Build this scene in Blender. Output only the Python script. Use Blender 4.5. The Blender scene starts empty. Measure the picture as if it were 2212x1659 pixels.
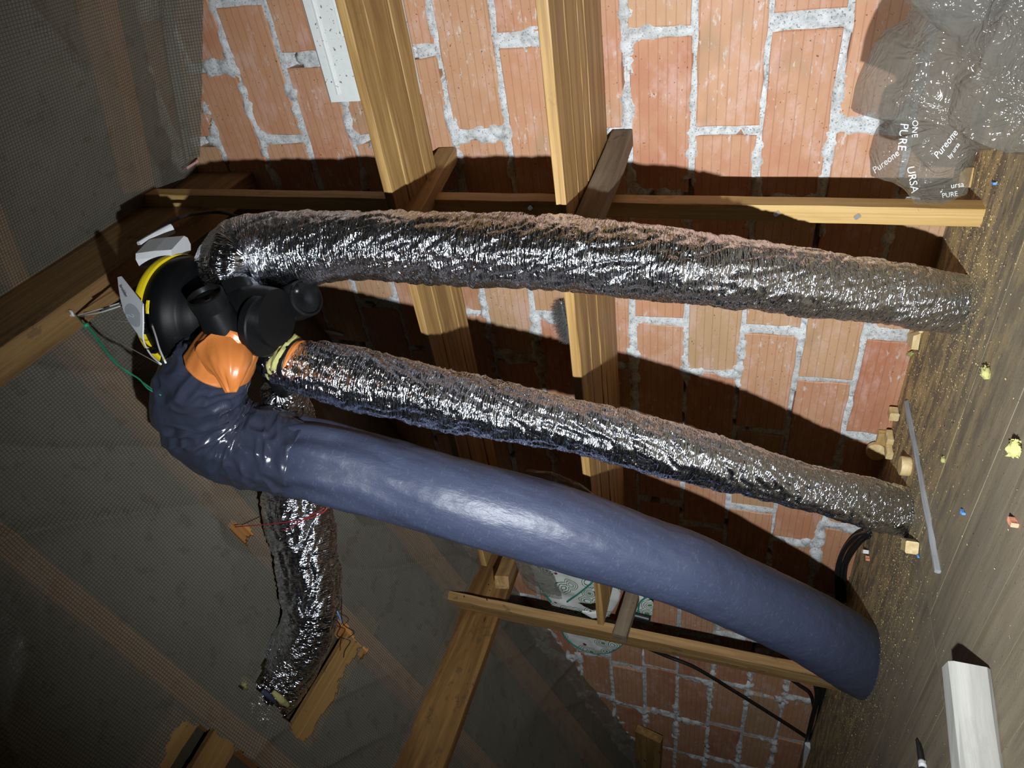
import bpy, bmesh, math, random
import numpy as np
from mathutils import Vector, Matrix
from mathutils.bvhtree import BVHTree

random.seed(7); RNG = np.random.default_rng(7)
SC = bpy.context.scene
COL = SC.collection
S = 1.3                                   # survey units -> metres (one brick course = 0.195 m)

# ------------------------------------------------------------------ camera
F = 1500.0; W, H = 2212.0, 1659.0
RM = np.array([[-0.13215197, 0.30261985, -0.94390523],
               [-0.77687005, -0.62305239, -0.09098701],
               [-0.61563689, 0.72126759, 0.3174339]])      # rows: image right, image down, view direction
CAM = np.array([0.0, -1.65371115, 0.27970949])             # survey units
def U(x, y, z): return np.array([S * x, S * y, S * (z + .115)])   # survey units -> world (floor = 0)
cd = bpy.data.cameras.new('camera'); cam = bpy.data.objects.new('camera', cd); COL.objects.link(cam)
cd.sensor_width = 36; cd.lens = F / W * 36; cd.clip_start = .02; cd.clip_end = 60
cw = U(*CAM)
cam.matrix_world = Matrix(((RM[0][0], -RM[1][0], -RM[2][0], cw[0]), (RM[0][1], -RM[1][1], -RM[2][1], cw[1]),
                           (RM[0][2], -RM[1][2], -RM[2][2], cw[2]), (0, 0, 0, 1)))
SC.camera = cam

# ------------------------------------------------------------------ world, torch, exposure
wd = bpy.data.worlds.new('attic_dark'); SC.world = wd; wd.use_nodes = True
wd.node_tree.nodes['Background'].inputs[0].default_value = (.55, .62, .75, 1)
wd.node_tree.nodes['Background'].inputs[1].default_value = .006
ld = bpy.data.lights.new('hand_torch', 'SPOT'); lo = bpy.data.objects.new('hand_torch', ld); COL.objects.link(lo)
ld.energy = 262; ld.color = (.91, .96, 1.0); ld.shadow_soft_size = .014; ld.spot_size = math.radians(128); ld.spot_blend = 1.0
lo.location = U(-.36, -1.66, .29)
lo.rotation_euler = (Vector(U(-1.0, 0, .54)) - lo.location).to_track_quat('-Z', 'Y').to_euler()
vs = SC.view_settings; vs.view_transform = 'Standard'; vs.look = 'None'; vs.gamma = 1; vs.use_curve_mapping = False
vs.exposure = 0.0
SC.cycles.max_bounces = 8; SC.cycles.transparent_max_bounces = 16
SC.cycles.use_denoising = True
SC.cycles.caustics_reflective = False; SC.cycles.caustics_refractive = False; SC.cycles.sample_clamp_indirect = 4

# ------------------------------------------------------------------ surveying helpers (pixel of the photo + a known plane -> point)
def ray(x, y): return RM.T @ np.array([(x - W / 2) / F, (y - H / 2) / F, 1.0])
def aY(x, y, Y=0.): d = ray(x, y); return U(*(CAM + (Y - CAM[1]) / d[1] * d))
def aX(x, y, X): d = ray(x, y); return U(*(CAM + (X - CAM[0]) / d[0] * d))
def aZ(x, y, Z=-.115): d = ray(x, y); return U(*(CAM + (Z - CAM[2]) / d[2] * d))
def aP(x, y, p0, n):
    d = ray(x, y); n = np.array(n, float); p0 = np.array(p0, float); return U(*(CAM + ((p0 - CAM) @ n) / (d @ n) * d))
def depth(p): return float(RM[2] @ (p - cw))
def pr(p, r): return r * depth(p) / F          # radius in metres of something r pixels wide at point p
RL0, RLN = (-2.825, 0, 1.062), (.4, 0, -1)      # left roof slope
RR0, RRN = (-.592, 0, 1.905), (-.32, 0, -1)     # right roof slope
def zl(x): return 1.062 + .4 * (x + 2.825)
def zr(x): return 1.905 - .32 * (x + .592)

# ------------------------------------------------------------------ noise
def vn(P, seed=0):
    P = np.asarray(P, float); i = np.floor(P).astype(np.int64); f = P - i; u = f * f * (3 - 2 * f)
    def h(a, b, c):
        n = (a * 374761393 + b * 668265263 + c * 1274126177 + seed * 974634777) & 0xffffffff
        n = ((n ^ (n >> 13)) * 1274126177) & 0xffffffff
        n = ((n ^ (n >> 16)) * 2246822519) & 0xffffffff
        return ((n ^ (n >> 15)) & 0xffffff) / float(0xffffff)
    x, y, z = i[:, 0], i[:, 1], i[:, 2]; ux, uy, uz = u[:, 0], u[:, 1], u[:, 2]
    def l(a, b, t): return a + (b - a) * t
    return l(l(l(h(x, y, z), h(x + 1, y, z), ux), l(h(x, y + 1, z), h(x + 1, y + 1, z), ux), uy),
             l(l(h(x, y, z + 1), h(x + 1, y, z + 1), ux), l(h(x, y + 1, z + 1), h(x + 1, y + 1, z + 1), ux), uy), uz)
def fbm(P, o=3, seed=0):
    t = 0; a = 1; s = 0
    for k in range(o): t = t + a * vn(P * (2.03 ** k), seed + k); s += a; a *= .5
    return t / s

# ------------------------------------------------------------------ materials
def mat(name): 
    m = bpy.data.materials.new(name); m.use_nodes = True; nt = m.node_tree
    return m, nt, nt.nodes['Principled BSDF']
def N(nt, t, **k):
    n = nt.nodes.new(t)
    for a, b in k.items(): setattr(n, a, b)
    return n
def L(nt, a, b): nt.links.new(a, b)
def val(nt, op, a, b=None, c=None, clamp=False):
    n = N(nt, 'ShaderNodeMath', operation=op); n.use_clamp = clamp
    for i, v in enumerate((a, b, c)):
        if v is None: continue
        if isinstance(v, (int, float)): n.inputs[i].default_value = v
        else: L(nt, v, n.inputs[i])
    return n.outputs[0]
def grain(nt): return N(nt, 'ShaderNodeAttribute', attribute_name='grain').outputs['Vector']
def mapping(nt, vec, scale, rnd=False):
    mp = N(nt, 'ShaderNodeMapping'); mp.inputs['Scale'].default_value = scale; L(nt, vec, mp.inputs['Vector'])
    if rnd:
        oi = N(nt, 'ShaderNodeObjectInfo'); cb = N(nt, 'ShaderNodeCombineXYZ')
        for i, k in enumerate((37., 91., 53.)): L(nt, val(nt, 'MULTIPLY', oi.outputs['Random'], k), cb.inputs[i])
        L(nt, cb.outputs[0], mp.inputs['Location'])
    return mp.outputs[0]
def noise(nt, vec, scale=1., detail=4., rough=.55, dist=0.):
    n = N(nt, 'ShaderNodeTexNoise'); n.inputs['Scale'].default_value = scale; n.inputs['Detail'].default_value = detail
    n.inputs['Roughness'].default_value = rough; n.inputs['Distortion'].default_value = dist
    L(nt, vec, n.inputs['Vector']); return n.outputs['Fac']
def ramp(nt, fac, stops):
    r = N(nt, 'ShaderNodeValToRGB'); e = r.color_ramp.elements
    while len(e) < len(stops): e.new(.5)
    for el, (p, c) in zip(e, stops): el.position = p; el.color = tuple(c) + (1,) if len(c) == 3 else c
    L(nt, fac, r.inputs[0]); return r.outputs['Color']
def mixc(nt, f, a, b, mode='MIX'):
    n = N(nt, 'ShaderNodeMix', data_type='RGBA', blend_type=mode)
    for i, v in ((0, f), (6, a), (7, b)):
        if isinstance(v, (int, float)): n.inputs[i].default_value = v
        elif isinstance(v, tuple): n.inputs[i].default_value = v + (1,) if len(v) == 3 else v
        else: L(nt, v, n.inputs[i])
    return n.outputs[2]
def bump(nt, h, bsdf, strength=.5, dist=.002, prev=None):
    b = N(nt, 'ShaderNodeBump'); b.inputs['Strength'].default_value = strength; b.inputs['Distance'].default_value = dist
    L(nt, h, b.inputs['Height'])
    if prev is not None: L(nt, prev, b.inputs['Normal'])
    if bsdf is not None: L(nt, b.outputs[0], bsdf.inputs['Normal'])
    return b.outputs[0]
def plain(name, c, rough=.6, metal=0., var=.12, spec=.5, coat=0.):
    m, nt, b = mat(name); n = noise(nt, grain(nt), 60, 4)
    L(nt, mixc(nt, n, tuple(x * (1 - var) for x in c), tuple(min(1, x * (1 + var)) for x in c)), b.inputs['Base Color'])
    b.inputs['Roughness'].default_value = rough; b.inputs['Metallic'].default_value = metal
    b.inputs['Specular IOR Level'].default_value = spec; b.inputs['Coat Weight'].default_value = coat
    bump(nt, n, b, .15, .001); return m

def wood(name, dark, mid, light, rough=.65, ring=26., dirt=.25, relief=.3):
    m, nt, b = mat(name); g = grain(nt)
    v = mapping(nt, g, (.9, ring * 1.5, ring * 1.5), True)
    n1 = noise(nt, v, 1.0, 6, .65, .9)
    v2 = mapping(nt, g, (6, 190, 190), True); n2 = noise(nt, v2, 1., 3, .6)
    col = ramp(nt, n1, [(.36, dark), (.5, mid), (.63, light)])
    col = mixc(nt, val(nt, 'MULTIPLY', n2, .5), col, tuple(x * .55 for x in mid))
    # knots: sparse dark discs
    kn = N(nt, 'ShaderNodeTexVoronoi'); L(nt, mapping(nt, g, (4.5, 16, 16), True), kn.inputs['Vector']); kn.inputs['Scale'].default_value = 1.
    kd = val(nt, 'LESS_THAN', kn.outputs['Distance'], .10)
    sel = val(nt, 'GREATER_THAN', N(nt, 'ShaderNodeSeparateColor').outputs[0], .0)
    sc = [n for n in nt.nodes if n.bl_idname == 'ShaderNodeSeparateColor'][-1]; L(nt, kn.outputs['Color'], sc.inputs[0])
    kd = val(nt, 'MULTIPLY', kd, val(nt, 'GREATER_THAN', sc.outputs[0], .72))
    col = mixc(nt, val(nt, 'MULTIPLY', kd, .75), col, tuple(x * .3 for x in dark))
    dn = noise(nt, mapping(nt, g, (9, 14, 14), True), 1., 6, .7)
    df = val(nt, 'MULTIPLY', val(nt, 'GREATER_THAN', dn, .63), dirt)
    col = mixc(nt, df, col, (.05, .04, .03))
    L(nt, col, b.inputs['Base Color']); b.inputs['Roughness'].default_value = rough
    bump(nt, n2, b, relief, .001); return m
M = {}
M['plank'] = wood('pine_shelf_board', (.22, .115, .035), (.37, .215, .07), (.52, .33, .12), .55, 22, .12)
M['stud'] = wood('pine_stud', (.40, .235, .075), (.55, .35, .12), (.66, .45, .19), .6, 16, .25)
M['stud_b'] = wood('pine_stud_dull', (.27, .145, .05), (.40, .235, .085), (.52, .34, .15), .65, 14, .45)
M['old'] = wood('grey_brown_timber', (.11, .08, .05), (.19, .145, .09), (.28, .22, .15), .8, 20, .6)
M['ridge'] = wood('ridge_timber', (.15, .082, .028), (.26, .145, .05), (.36, .21, .075), .75, 20, .4)
M['purlin'] = wood('purlin_timber', (.085, .036, .009), (.20, .095, .026), (.36, .195, .06), .6, 7, .4)
M['rafter'] = wood('rafter_timber', (.48, .19, .05), (.68, .29, .08), (.80, .38, .12), .7, 14, .2)
M['deckwood'] = wood('roof_board', (.24, .125, .035), (.36, .20, .06), (.46, .27, .09), .75, 12, .5)
M['fresh'] = wood('fresh_cut_wood', (.60, .42, .17), (.72, .54, .26), (.82, .66, .38), .6, 30, .03)
M['grey_wood'] = wood('weathered_stick', (.22, .23, .24), (.34, .35, .36), (.46, .47, .47), .8, 26, .2)
M['whitewood'] = wood('whitewashed_post', (.30, .295, .265), (.38, .37, .335), (.46, .45, .41), .85, 12, .05)

def brick_mat():
    m, nt, b = mat('combed_clay_brick'); g = grain(nt); oi = N(nt, 'ShaderNodeObjectInfo')
    base = ramp(nt, oi.outputs['Random'], [(0., (.48, .215, .115)), (.3, (.53, .265, .145)), (.5, (.44, .18, .10)), (.66, (.51, .285, .155)), (.82, (.47, .30, .165)), (1., (.52, .25, .14))])
    n1 = noise(nt, mapping(nt, g, (5, 5, 7), True), 1., 4, .6)
    col = mixc(nt, val(nt, 'MULTIPLY', val(nt, 'SUBTRACT', n1, .38, clamp=True), 2.0), base, (.58, .36, .22))
    n2 = noise(nt, mapping(nt, g, (9, 9, 16), True), 1., 5, .65)
    col = mixc(nt, val(nt, 'MULTIPLY', ramp(nt, n2, [(.52, (0, 0, 0)), (.66, (1, 1, 1))]), .42), col, (.66, .45, .40))
    n6 = noise(nt, mapping(nt, g, (3.2, 4, 5), True), 1., 3, .5)
    col = mixc(nt, val(nt, 'MULTIPLY', ramp(nt, n6, [(.62, (0, 0, 0)), (.72, (1, 1, 1))]), .55), col, (.33, .23, .13))
    sx = N(nt, 'ShaderNodeSeparateXYZ'); L(nt, g, sx.inputs[0])
    wob = val(nt, 'MULTIPLY', noise(nt, mapping(nt, g, (3, 3, 3), True), 1., 2), .004)
    fr = val(nt, 'FRACT', val(nt, 'DIVIDE', val(nt, 'ADD', sx.outputs[2], wob), .0275))
    gl = val(nt, 'LESS_THAN', val(nt, 'ABSOLUTE', val(nt, 'SUBTRACT', fr, .5)), .055)
    col = mixc(nt, val(nt, 'MULTIPLY', gl, .32), col, (.24, .09, .045))
    # white mortar smears with a shape of their own and dark crumbs
    n3 = noise(nt, mapping(nt, g, (22, 22, 60), True), 1., 5, .7)
    n4 = noise(nt, mapping(nt, g, (4, 4, 4), True), 1., 2)
    sm = val(nt, 'MULTIPLY', ramp(nt, n3, [(.59, (0, 0, 0)), (.66, (1, 1, 1))]), ramp(nt, n4, [(.46, (0, 0, 0)), (.56, (1, 1, 1))]))
    col = mixc(nt, val(nt, 'MULTIPLY', sm, .75), col, (.62, .58, .54))
    n5 = noise(nt, mapping(nt, g, (130, 130, 130), True), 1., 2, .5)
    n7 = noise(nt, mapping(nt, g, (7, 7, 7), True), 1., 2)
    cr = val(nt, 'MULTIPLY', val(nt, 'GREATER_THAN', n5, .71), val(nt, 'GREATER_THAN', n7, .45))
    col = mixc(nt, val(nt, 'MULTIPLY', cr, .8), col, (.05, .03, .02))
    L(nt, col, b.inputs['Base Color']); b.inputs['Roughness'].default_value = .62
    b.inputs['Specular IOR Level'].default_value = .4
    hh = val(nt, 'SUBTRACT', val(nt, 'MULTIPLY', n2, .35), gl)
    bump(nt, hh, b, .5, .0015); return m
M['brick'] = brick_mat()
def mortar_mat():
    m, nt, b = mat('white_mortar'); g = grain(nt)
    n1 = noise(nt, mapping(nt, g, (38, 38, 38)), 1., 6, .7); n2 = noise(nt, mapping(nt, g, (190, 190, 190)), 1., 3, .6)
    col = ramp(nt, n1, [(.30, (.28, .28, .27)), (.43, (.50, .51, .51)), (.60, (.66, .68, .68))])
    cr = val(nt, 'MULTIPLY', val(nt, 'GREATER_THAN', n2, .61), .65)
    col = mixc(nt, cr, col, (.08, .07, .06))
    # grime streaks over whole patches
    n3 = noise(nt, mapping(nt, g, (1.6, 1.6, 2.2)), 1., 3, .6)
    col = mixc(nt, val(nt, 'MULTIPLY', val(nt, 'GREATER_THAN', n3, .62), .25), col, (.25, .24, .22))
    L(nt, col, b.inputs['Base Color']); b.inputs['Roughness'].default_value = .9
    bump(nt, n1, b, .7, .004); return m
M['mortar'] = mortar_mat()

def floor_mat():
    m, nt, b = mat('dusty_floorboard'); g = grain(nt)
    n1 = noise(nt, mapping(nt, g, (2.0, 34, 34), True), 1., 5, .6, .6)
    col = ramp(nt, n1, [(.3, (.12, .095, .062)), (.5, (.175, .142, .095)), (.72, (.235, .195, .138))])
    n2 = noise(nt, mapping(nt, g, (3, 6, 6), True), 1., 5, .65)
    col = mixc(nt, val(nt, 'MULTIPLY', val(nt, 'SUBTRACT', n2, .42, clamp=True), 1.6), col, (.27, .21, .125))
    # sawdust film towards the wall and round the pipe feet
    ge = N(nt, 'ShaderNodeNewGeometry'); sp = N(nt, 'ShaderNodeSeparateXYZ'); L(nt, ge.outputs['Position'], sp.inputs[0])
    near = N(nt, 'ShaderNodeMapRange'); near.inputs[1].default_value = -.95; near.inputs[2].default_value = -.12
    L(nt, sp.outputs[1], near.inputs[0])
    n3 = noise(nt, mapping(nt, ge.outputs['Position'], (7, 22, 7)), 1., 5, .7); n4 = noise(nt, ge.outputs['Position'], 170, 3, .7)
    sd = val(nt, 'MULTIPLY', ramp(nt, n3, [(.44, (0, 0, 0)), (.58, (1, 1, 1))]), near.outputs[0])
    sd = val(nt, 'MULTIPLY', sd, ramp(nt, n4, [(.32, (0, 0, 0)), (.48, (1, 1, 1))]))
    col = mixc(nt, sd, col, (.58, .43, .19))
    dk = val(nt, 'MULTIPLY', val(nt, 'GREATER_THAN', noise(nt, ge.outputs['Position'], 120, 3, .6), .66), .5)
    col = mixc(nt, dk, col, (.03, .025, .02))
    L(nt, col, b.inputs['Base Color']); b.inputs['Roughness'].default_value = .8
    bump(nt, n4, b, .4, .002); return m
M['floor'] = floor_mat()

def foil_mat():
    m, nt, b = mat('crinkled_foil'); g = grain(nt)
    b.inputs['Metallic'].default_value = 1.; b.inputs['Base Color'].default_value = (.86, .89, .97, 1); b.inputs['Roughness'].default_value = .15
    def ridge(scale, detail, dist):
        n = noise(nt, mapping(nt, g, scale), 1., detail, .5, dist)
        return val(nt, 'ABSOLUTE', val(nt, 'SUBTRACT', n, .5))
    n1 = bump(nt, ridge((150, 14, 14), 1., .8), None, .85, .010)
    n2 = bump(nt, ridge((60, 34, 34), 2., 1.2), None, .7, .007, n1)
    v2 = N(nt, 'ShaderNodeTexVoronoi'); L(nt, mapping(nt, g, (240, 70, 70)), v2.inputs['Vector']); v2.inputs['Scale'].default_value = 1.
    bump(nt, v2.outputs['Distance'], b, .55, .002, n2)
    return m
M['foil'] = foil_mat()
def film_mat(name, c1, c2, rough, w=(14, 40, 40), dustf=.16, fine=.16):
    m, nt, b = mat(name); g = grain(nt)
    n1 = noise(nt, mapping(nt, g, w), 1., 4, .6, .8); n2 = noise(nt, mapping(nt, g, (5, 4, 4)), 1., 4, .6)
    dust = noise(nt, mapping(nt, g, (160, 40, 60)), 1., 4, .7)
    col = mixc(nt, n2, c1, c2)
    col = mixc(nt, val(nt, 'MULTIPLY', val(nt, 'GREATER_THAN', dust, .60), dustf), col, (.42, .43, .48))
    L(nt, col, b.inputs['Base Color']); b.inputs['Roughness'].default_value = rough
    b.inputs['Specular IOR Level'].default_value = .55
    h1 = bump(nt, n1, None, .35, .004)
    bump(nt, noise(nt, mapping(nt, g, (50, 130, 130)), 1., 3, .6, .6), b, fine, .003, h1); return m
M['sleeve'] = film_mat('blue_grey_film', (.034, .043, .080), (.052, .063, .108), .45, (14, 40, 40), .05, .3)
M['wrap'] = film_mat('dark_bag_film', (.026, .031, .052), (.042, .049, .075), .21, (22, 18, 18), 0., .06)
M['tape'] = film_mat('orange_tape', (.54, .165, .035), (.64, .215, .055), .35, (18, 18, 18), 0., .04)
M['black'] = plain('black_fan_plastic', (.004, .0043, .0047), .45, var=.2, spec=.14)
M['blackgloss'] = plain('black_port_plastic', (.006, .0065, .007), .33, var=.2, spec=.32)
M['cable'] = plain('black_cable', (.012, .012, .012), .4)
M['yellow'] = plain('yellow_gasket', (.82, .62, .012), .45, var=.05)
M['white'] = plain('white_plastic', (.72, .74, .76), .5, var=.04)
M['cord'] = plain('white_cord', (.74, .74, .72), .8)
M['greycord'] = plain('grey_string', (.42, .40, .36), .8)
M['green'] = plain('green_cord', (.03, .30, .16), .6)
M['wool'] = plain('yellow_glass_wool', (.42, .41, .15), .95, var=.3)
M['red'] = plain('red_wire', (.45, .03, .04), .5)
M['blue'] = plain('blue_plastic', (.10, .30, .72), .5)
M['pink'] = plain('pink_strip', (.80, .42, .42), .6)
M['salmon'] = plain('salmon_crumb', (.72, .30, .18), .8)
M['bristle'] = plain('grey_bristle', (.20, .20, .20), .8, var=.4)
M['ink'] = plain('black_ink', (.02, .02, .03), .6)
M['greyink'] = plain('grey_ink', (.42, .45, .48), .6)
M['whiteink'] = plain('white_print', (.80, .82, .82), .5, var=.02)
M['sawdust'] = plain('sawdust_flakes', (.62, .46, .22), .9, var=.3)
M['teal'] = plain('teal_piping', (.02, .22, .18), .7)
M['steel'] = plain('galvanised_steel', (.55, .56, .58), .35, .9)
M['dark'] = plain('dark_roof_felt', (.075, .06, .035), .9, var=.3)
def eps():
    m, nt, b = mat('white_foam_panel'); g = grain(nt)
    n = noise(nt, mapping(nt, g, (60, 60, 60)), 1., 4); d = noise(nt, mapping(nt, g, (90, 90, 90)), 1., 2); z = noise(nt, mapping(nt, g, (3, 3, 3)), 1., 2)
    col = mixc(nt, n, (.66, .69, .66), (.78, .80, .77))
    col = mixc(nt, val(nt, 'MULTIPLY', val(nt, 'MULTIPLY', val(nt, 'GREATER_THAN', d, .68), val(nt, 'GREATER_THAN', z, .5)), .8), col, (.08, .06, .04))
    L(nt, col, b.inputs['Base Color']); b.inputs['Roughness'].default_value = .75; bump(nt, n, b, .1, .001); return m
M['eps'] = eps()
def membrane_mat():
    m, nt, b = mat('grid_reinforced_membrane'); g = grain(nt)
    sp = N(nt, 'ShaderNodeSeparateXYZ'); L(nt, g, sp.inputs[0])
    def line(o):
        fr = val(nt, 'FRACT', val(nt, 'DIVIDE', o, .0098))
        return val(nt, 'LESS_THAN', val(nt, 'ABSOLUTE', val(nt, 'SUBTRACT', fr, .5)), .12)
    ln = val(nt, 'MAXIMUM', line(sp.outputs[0]), line(sp.outputs[1]))
    n = noise(nt, mapping(nt, g, (2.2, 2.2, 2.2)), 1., 4, .6); n2 = noise(nt, mapping(nt, g, (14, 14, 14)), 1., 4, .6)
    col = mixc(nt, n, (.25, .235, .185), (.37, .35, .29))
    col = mixc(nt, val(nt, 'MULTIPLY', val(nt, 'GREATER_THAN', n2, .6), .3), col, (.16, .135, .09))
    col = mixc(nt, val(nt, 'MULTIPLY', ln, .72), col, (.03, .03, .025))
    L(nt, col, b.inputs['Base Color']); b.inputs['Roughness'].default_value = .30
    b.inputs['Specular IOR Level'].default_value = .35
    pock = val(nt, 'SUBTRACT', noise(nt, mapping(nt, g, (80, 80, 80)), 1., 2), val(nt, 'MULTIPLY', ln, .5))
    h = bump(nt, pock, None, .45, .0025)
    bump(nt, n2, b, .3, .012, h)
    tr = N(nt, 'ShaderNodeBsdfTransparent'); tr.inputs[0].default_value = (.92, .88, .80, 1)
    mx = N(nt, 'ShaderNodeMixShader')
    fac = val(nt, 'MULTIPLY', val(nt, 'SUBTRACT', 1., val(nt, 'MULTIPLY', ln, .6)), .50)
    L(nt, fac, mx.inputs[0]); L(nt, b.outputs[0], mx.inputs[1]); L(nt, tr.outputs[0], mx.inputs[2])
    L(nt, mx.outputs[0], nt.nodes['Material Output'].inputs['Surface']); return m
M['membrane'] = membrane_mat()
def clear_mat(name, tint, t, rough=.14):
    m, nt, b = mat(name); g = grain(nt)
    b.inputs['Base Color'].default_value = tint + (1,); b.inputs['Roughness'].default_value = rough; b.inputs['Specular IOR Level'].default_value = .9
    n = val(nt, 'ABSOLUTE', val(nt, 'SUBTRACT', noise(nt, mapping(nt, g, (15, 15, 15)), 1., 3, .6, 1.0), .5)); bump(nt, n, b, .8, .03)
    tr = N(nt, 'ShaderNodeBsdfTransparent'); mx = N(nt, 'ShaderNodeMixShader'); mx.inputs[0].default_value = t
    L(nt, b.outputs[0], mx.inputs[1]); L(nt, tr.outputs[0], mx.inputs[2])
    L(nt, mx.outputs[0], nt.nodes['Material Output'].inputs['Surface']); return m
M['clear'] = clear_mat('clear_plastic_bag', (.17, .16, .135), .50, .09)
M['clear2'] = clear_mat('thin_clear_film', (.20, .19, .165), .62, .10)
def fabric_mat():
    m, nt, b = mat('swirl_print_cotton'); g = grain(nt)
    v = N(nt, 'ShaderNodeTexVoronoi'); v.inputs['Scale'].default_value = 1.
    dn = N(nt, 'ShaderNodeTexNoise'); dn.inputs['Scale'].default_value = 14; L(nt, g, dn.inputs['Vector'])
    sc = N(nt, 'ShaderNodeVectorMath', operation='SCALE'); sc.inputs['Scale'].default_value = .03; L(nt, dn.outputs['Color'], sc.inputs[0])
    ad = N(nt, 'ShaderNodeVectorMath', operation='ADD'); L(nt, g, ad.inputs[0]); L(nt, sc.outputs[0], ad.inputs[1])
    L(nt, mapping(nt, ad.outputs[0], (11, 11, 11)), v.inputs['Vector'])
    d = v.outputs['Distance']; ringf = val(nt, 'FRACT', val(nt, 'MULTIPLY', d, 9.))
    rg = val(nt, 'MULTIPLY', val(nt, 'LESS_THAN', ringf, .30), val(nt, 'LESS_THAN', d, .52))
    col = mixc(nt, rg, (.72, .74, .70), (.02, .13, .06))
    col = mixc(nt, val(nt, 'LESS_THAN', d, .13), col, (.10, .28, .11))
    v2 = N(nt, 'ShaderNodeTexVoronoi'); v2.inputs['Scale'].default_value = 1.; L(nt, mapping(nt, g, (15, 15, 15)), v2.inputs['Vector'])
    col = mixc(nt, val(nt, 'MULTIPLY', val(nt, 'LESS_THAN', v2.outputs['Distance'], .17), val(nt, 'GREATER_THAN', d, .5)), col, (.20, .012, .055))
    L(nt, col, b.inputs['Base Color']); b.inputs['Roughness'].default_value = .85; return m
M['fabric'] = fabric_mat()

# ------------------------------------------------------------------ mesh helpers (all vertices given in world metres)
def mesh_obj(name, V, Fc, m, parent=None, g=None, smooth=False, origin=None):
    V = np.asarray(V, float)
    if origin is None: origin = V.mean(0) if parent is None else V.mean(0)
    origin = np.asarray(origin, float)
    me = bpy.data.meshes.new(name)
    Fq = np.asarray(Fc) if not isinstance(Fc, np.ndarray) and len(set(len(f) for f in Fc)) == 1 else Fc
    if isinstance(Fq, np.ndarray):
        k = Fq.shape[1]; me.vertices.add(len(V)); me.vertices.foreach_set('co', (V - origin).ravel())
        me.loops.add(Fq.size); me.loops.foreach_set('vertex_index', Fq.ravel().astype(np.int32))
        me.polygons.add(len(Fq)); me.polygons.foreach_set('loop_start', np.arange(0, Fq.size, k, dtype=np.int32))
        me.update(calc_edges=True)
    else:
        me.from_pydata((V - origin).tolist(), [], [list(map(int, f)) for f in Fc]); me.update()
    at = me.attributes.new('grain', 'FLOAT_VECTOR', 'POINT')
    at.data.foreach_set('vector', np.ascontiguousarray(np.asarray(g if g is not None else V - origin, np.float32)).ravel())
    me.materials.append(M[m] if isinstance(m, str) else m)
    me.polygons.foreach_set('use_smooth', [smooth] * len(me.polygons))
    ob = bpy.data.objects.new(name, me); COL.objects.link(ob)
    if parent is not None:
        ob.parent = parent; ob.location = origin - world_loc(parent)
    else: ob.location = origin
    return ob
def world_loc(o):
    p = np.array(o.location)
    while o.parent: o = o.parent; p = p + np.array(o.location)
    return p
def thing(name, loc, label, cat, group=None):
    o = bpy.data.objects.new(name, None); COL.objects.link(o); o.location = loc; o.empty_display_size = .05
    return tag(o, label, cat, group)
def tag(o, label, cat, group=None):
    o['label'] = label; o['category'] = cat
    if group: o['group'] = group
    return o
def struct(o, label=None):
    o['kind'] = 'structure'
    if label: o['label'] = label
    return o
def fix_normals(o):
    bm = bmesh.new(); bm.from_mesh(o.data); bmesh.ops.recalc_face_normals(bm, faces=bm.faces); bm.to_mesh(o.data); bm.free(); return o

def timber_geo(a, b, w, h, wdir, seg=14, ch=.0025, jit=.0007, seed=0, cut0=0., cut1=0.):
    """beam from a to b, width w along wdir, height h across; returns V,F,grain"""
    a = np.array(a, float); b = np.array(b, float); d = b - a; Ln = np.linalg.norm(d); d = d / Ln
    y = np.array(wdir, float); y = y - d * (y @ d); y /= np.linalg.norm(y); z = np.cross(d, y)
    ch = min(ch, w * .3, h * .3)
    cs = [(-w/2+ch, -h/2), (w/2-ch, -h/2), (w/2, -h/2+ch), (w/2, h/2-ch), (w/2-ch, h/2), (-w/2+ch, h/2), (-w/2, h/2-ch), (-w/2, -h/2+ch)]
    r = np.random.default_rng(seed + 11); V = []; G = []
    bow = r.normal(0, jit * 1.5, 2)
    for i in range(seg + 1):
        t = i / seg
        for (p, q) in cs:
            j = r.normal(0, jit, 3) if 0 < i < seg else np.zeros(3)
            s = t * Ln + (cut0 * p if i == 0 else 0) + (cut1 * p if i == seg else 0)
            off = math.sin(math.pi * t) * bow
            V.append(a + d * s + y * (p + off[0]) + z * (q + off[1]) + j); G.append((s, p, q))
    Fc = [tuple(range(7, -1, -1))]
    for i in range(seg):
        for k in range(8):
            A = i * 8 + k; B = i * 8 + (k + 1) % 8; Fc.append((A, B, B + 8, A + 8))
    Fc.append(tuple(seg * 8 + k for k in range(8)))
    return np.array(V), Fc, np.array(G)
def timber(name, a, b, w, h, wdir, m, parent=None, **k):
    V, Fc, G = timber_geo(a, b, w, h, wdir, **k)
    return fix_normals(mesh_obj(name, V, Fc, m, parent, G, origin=V.mean(0)))

def spline(P, step):
    P = np.asarray(P, float); Q = np.vstack([2 * P[0] - P[1], P, 2 * P[-1] - P[-2]]); out = []
    for i in range(1, len(Q) - 2):
        n = max(2, int(np.linalg.norm(Q[i + 1][:3] - Q[i][:3]) / step * 2))
        for t in np.arange(n) / n:
            p0, p1, p2, p3 = Q[i - 1], Q[i], Q[i + 1], Q[i + 2]
            out.append(.5 * (2 * p1 + (p2 - p0) * t + (2 * p0 - 5 * p1 + 4 * p2 - p3) * t * t + (3 * p1 - p0 - 3 * p2 + p3) * t ** 3))
    out.append(Q[-2]); out = np.array(out)
    s = np.r_[0, np.cumsum(np.linalg.norm(np.diff(out[:, :3], axis=0), axis=1))]
    n = max(3, int(s[-1] / step) + 1); ss = np.linspace(0, s[-1], n)
    return np.stack([np.interp(ss, s, out[:, k]) for k in range(out.shape[1])], 1), ss
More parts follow.
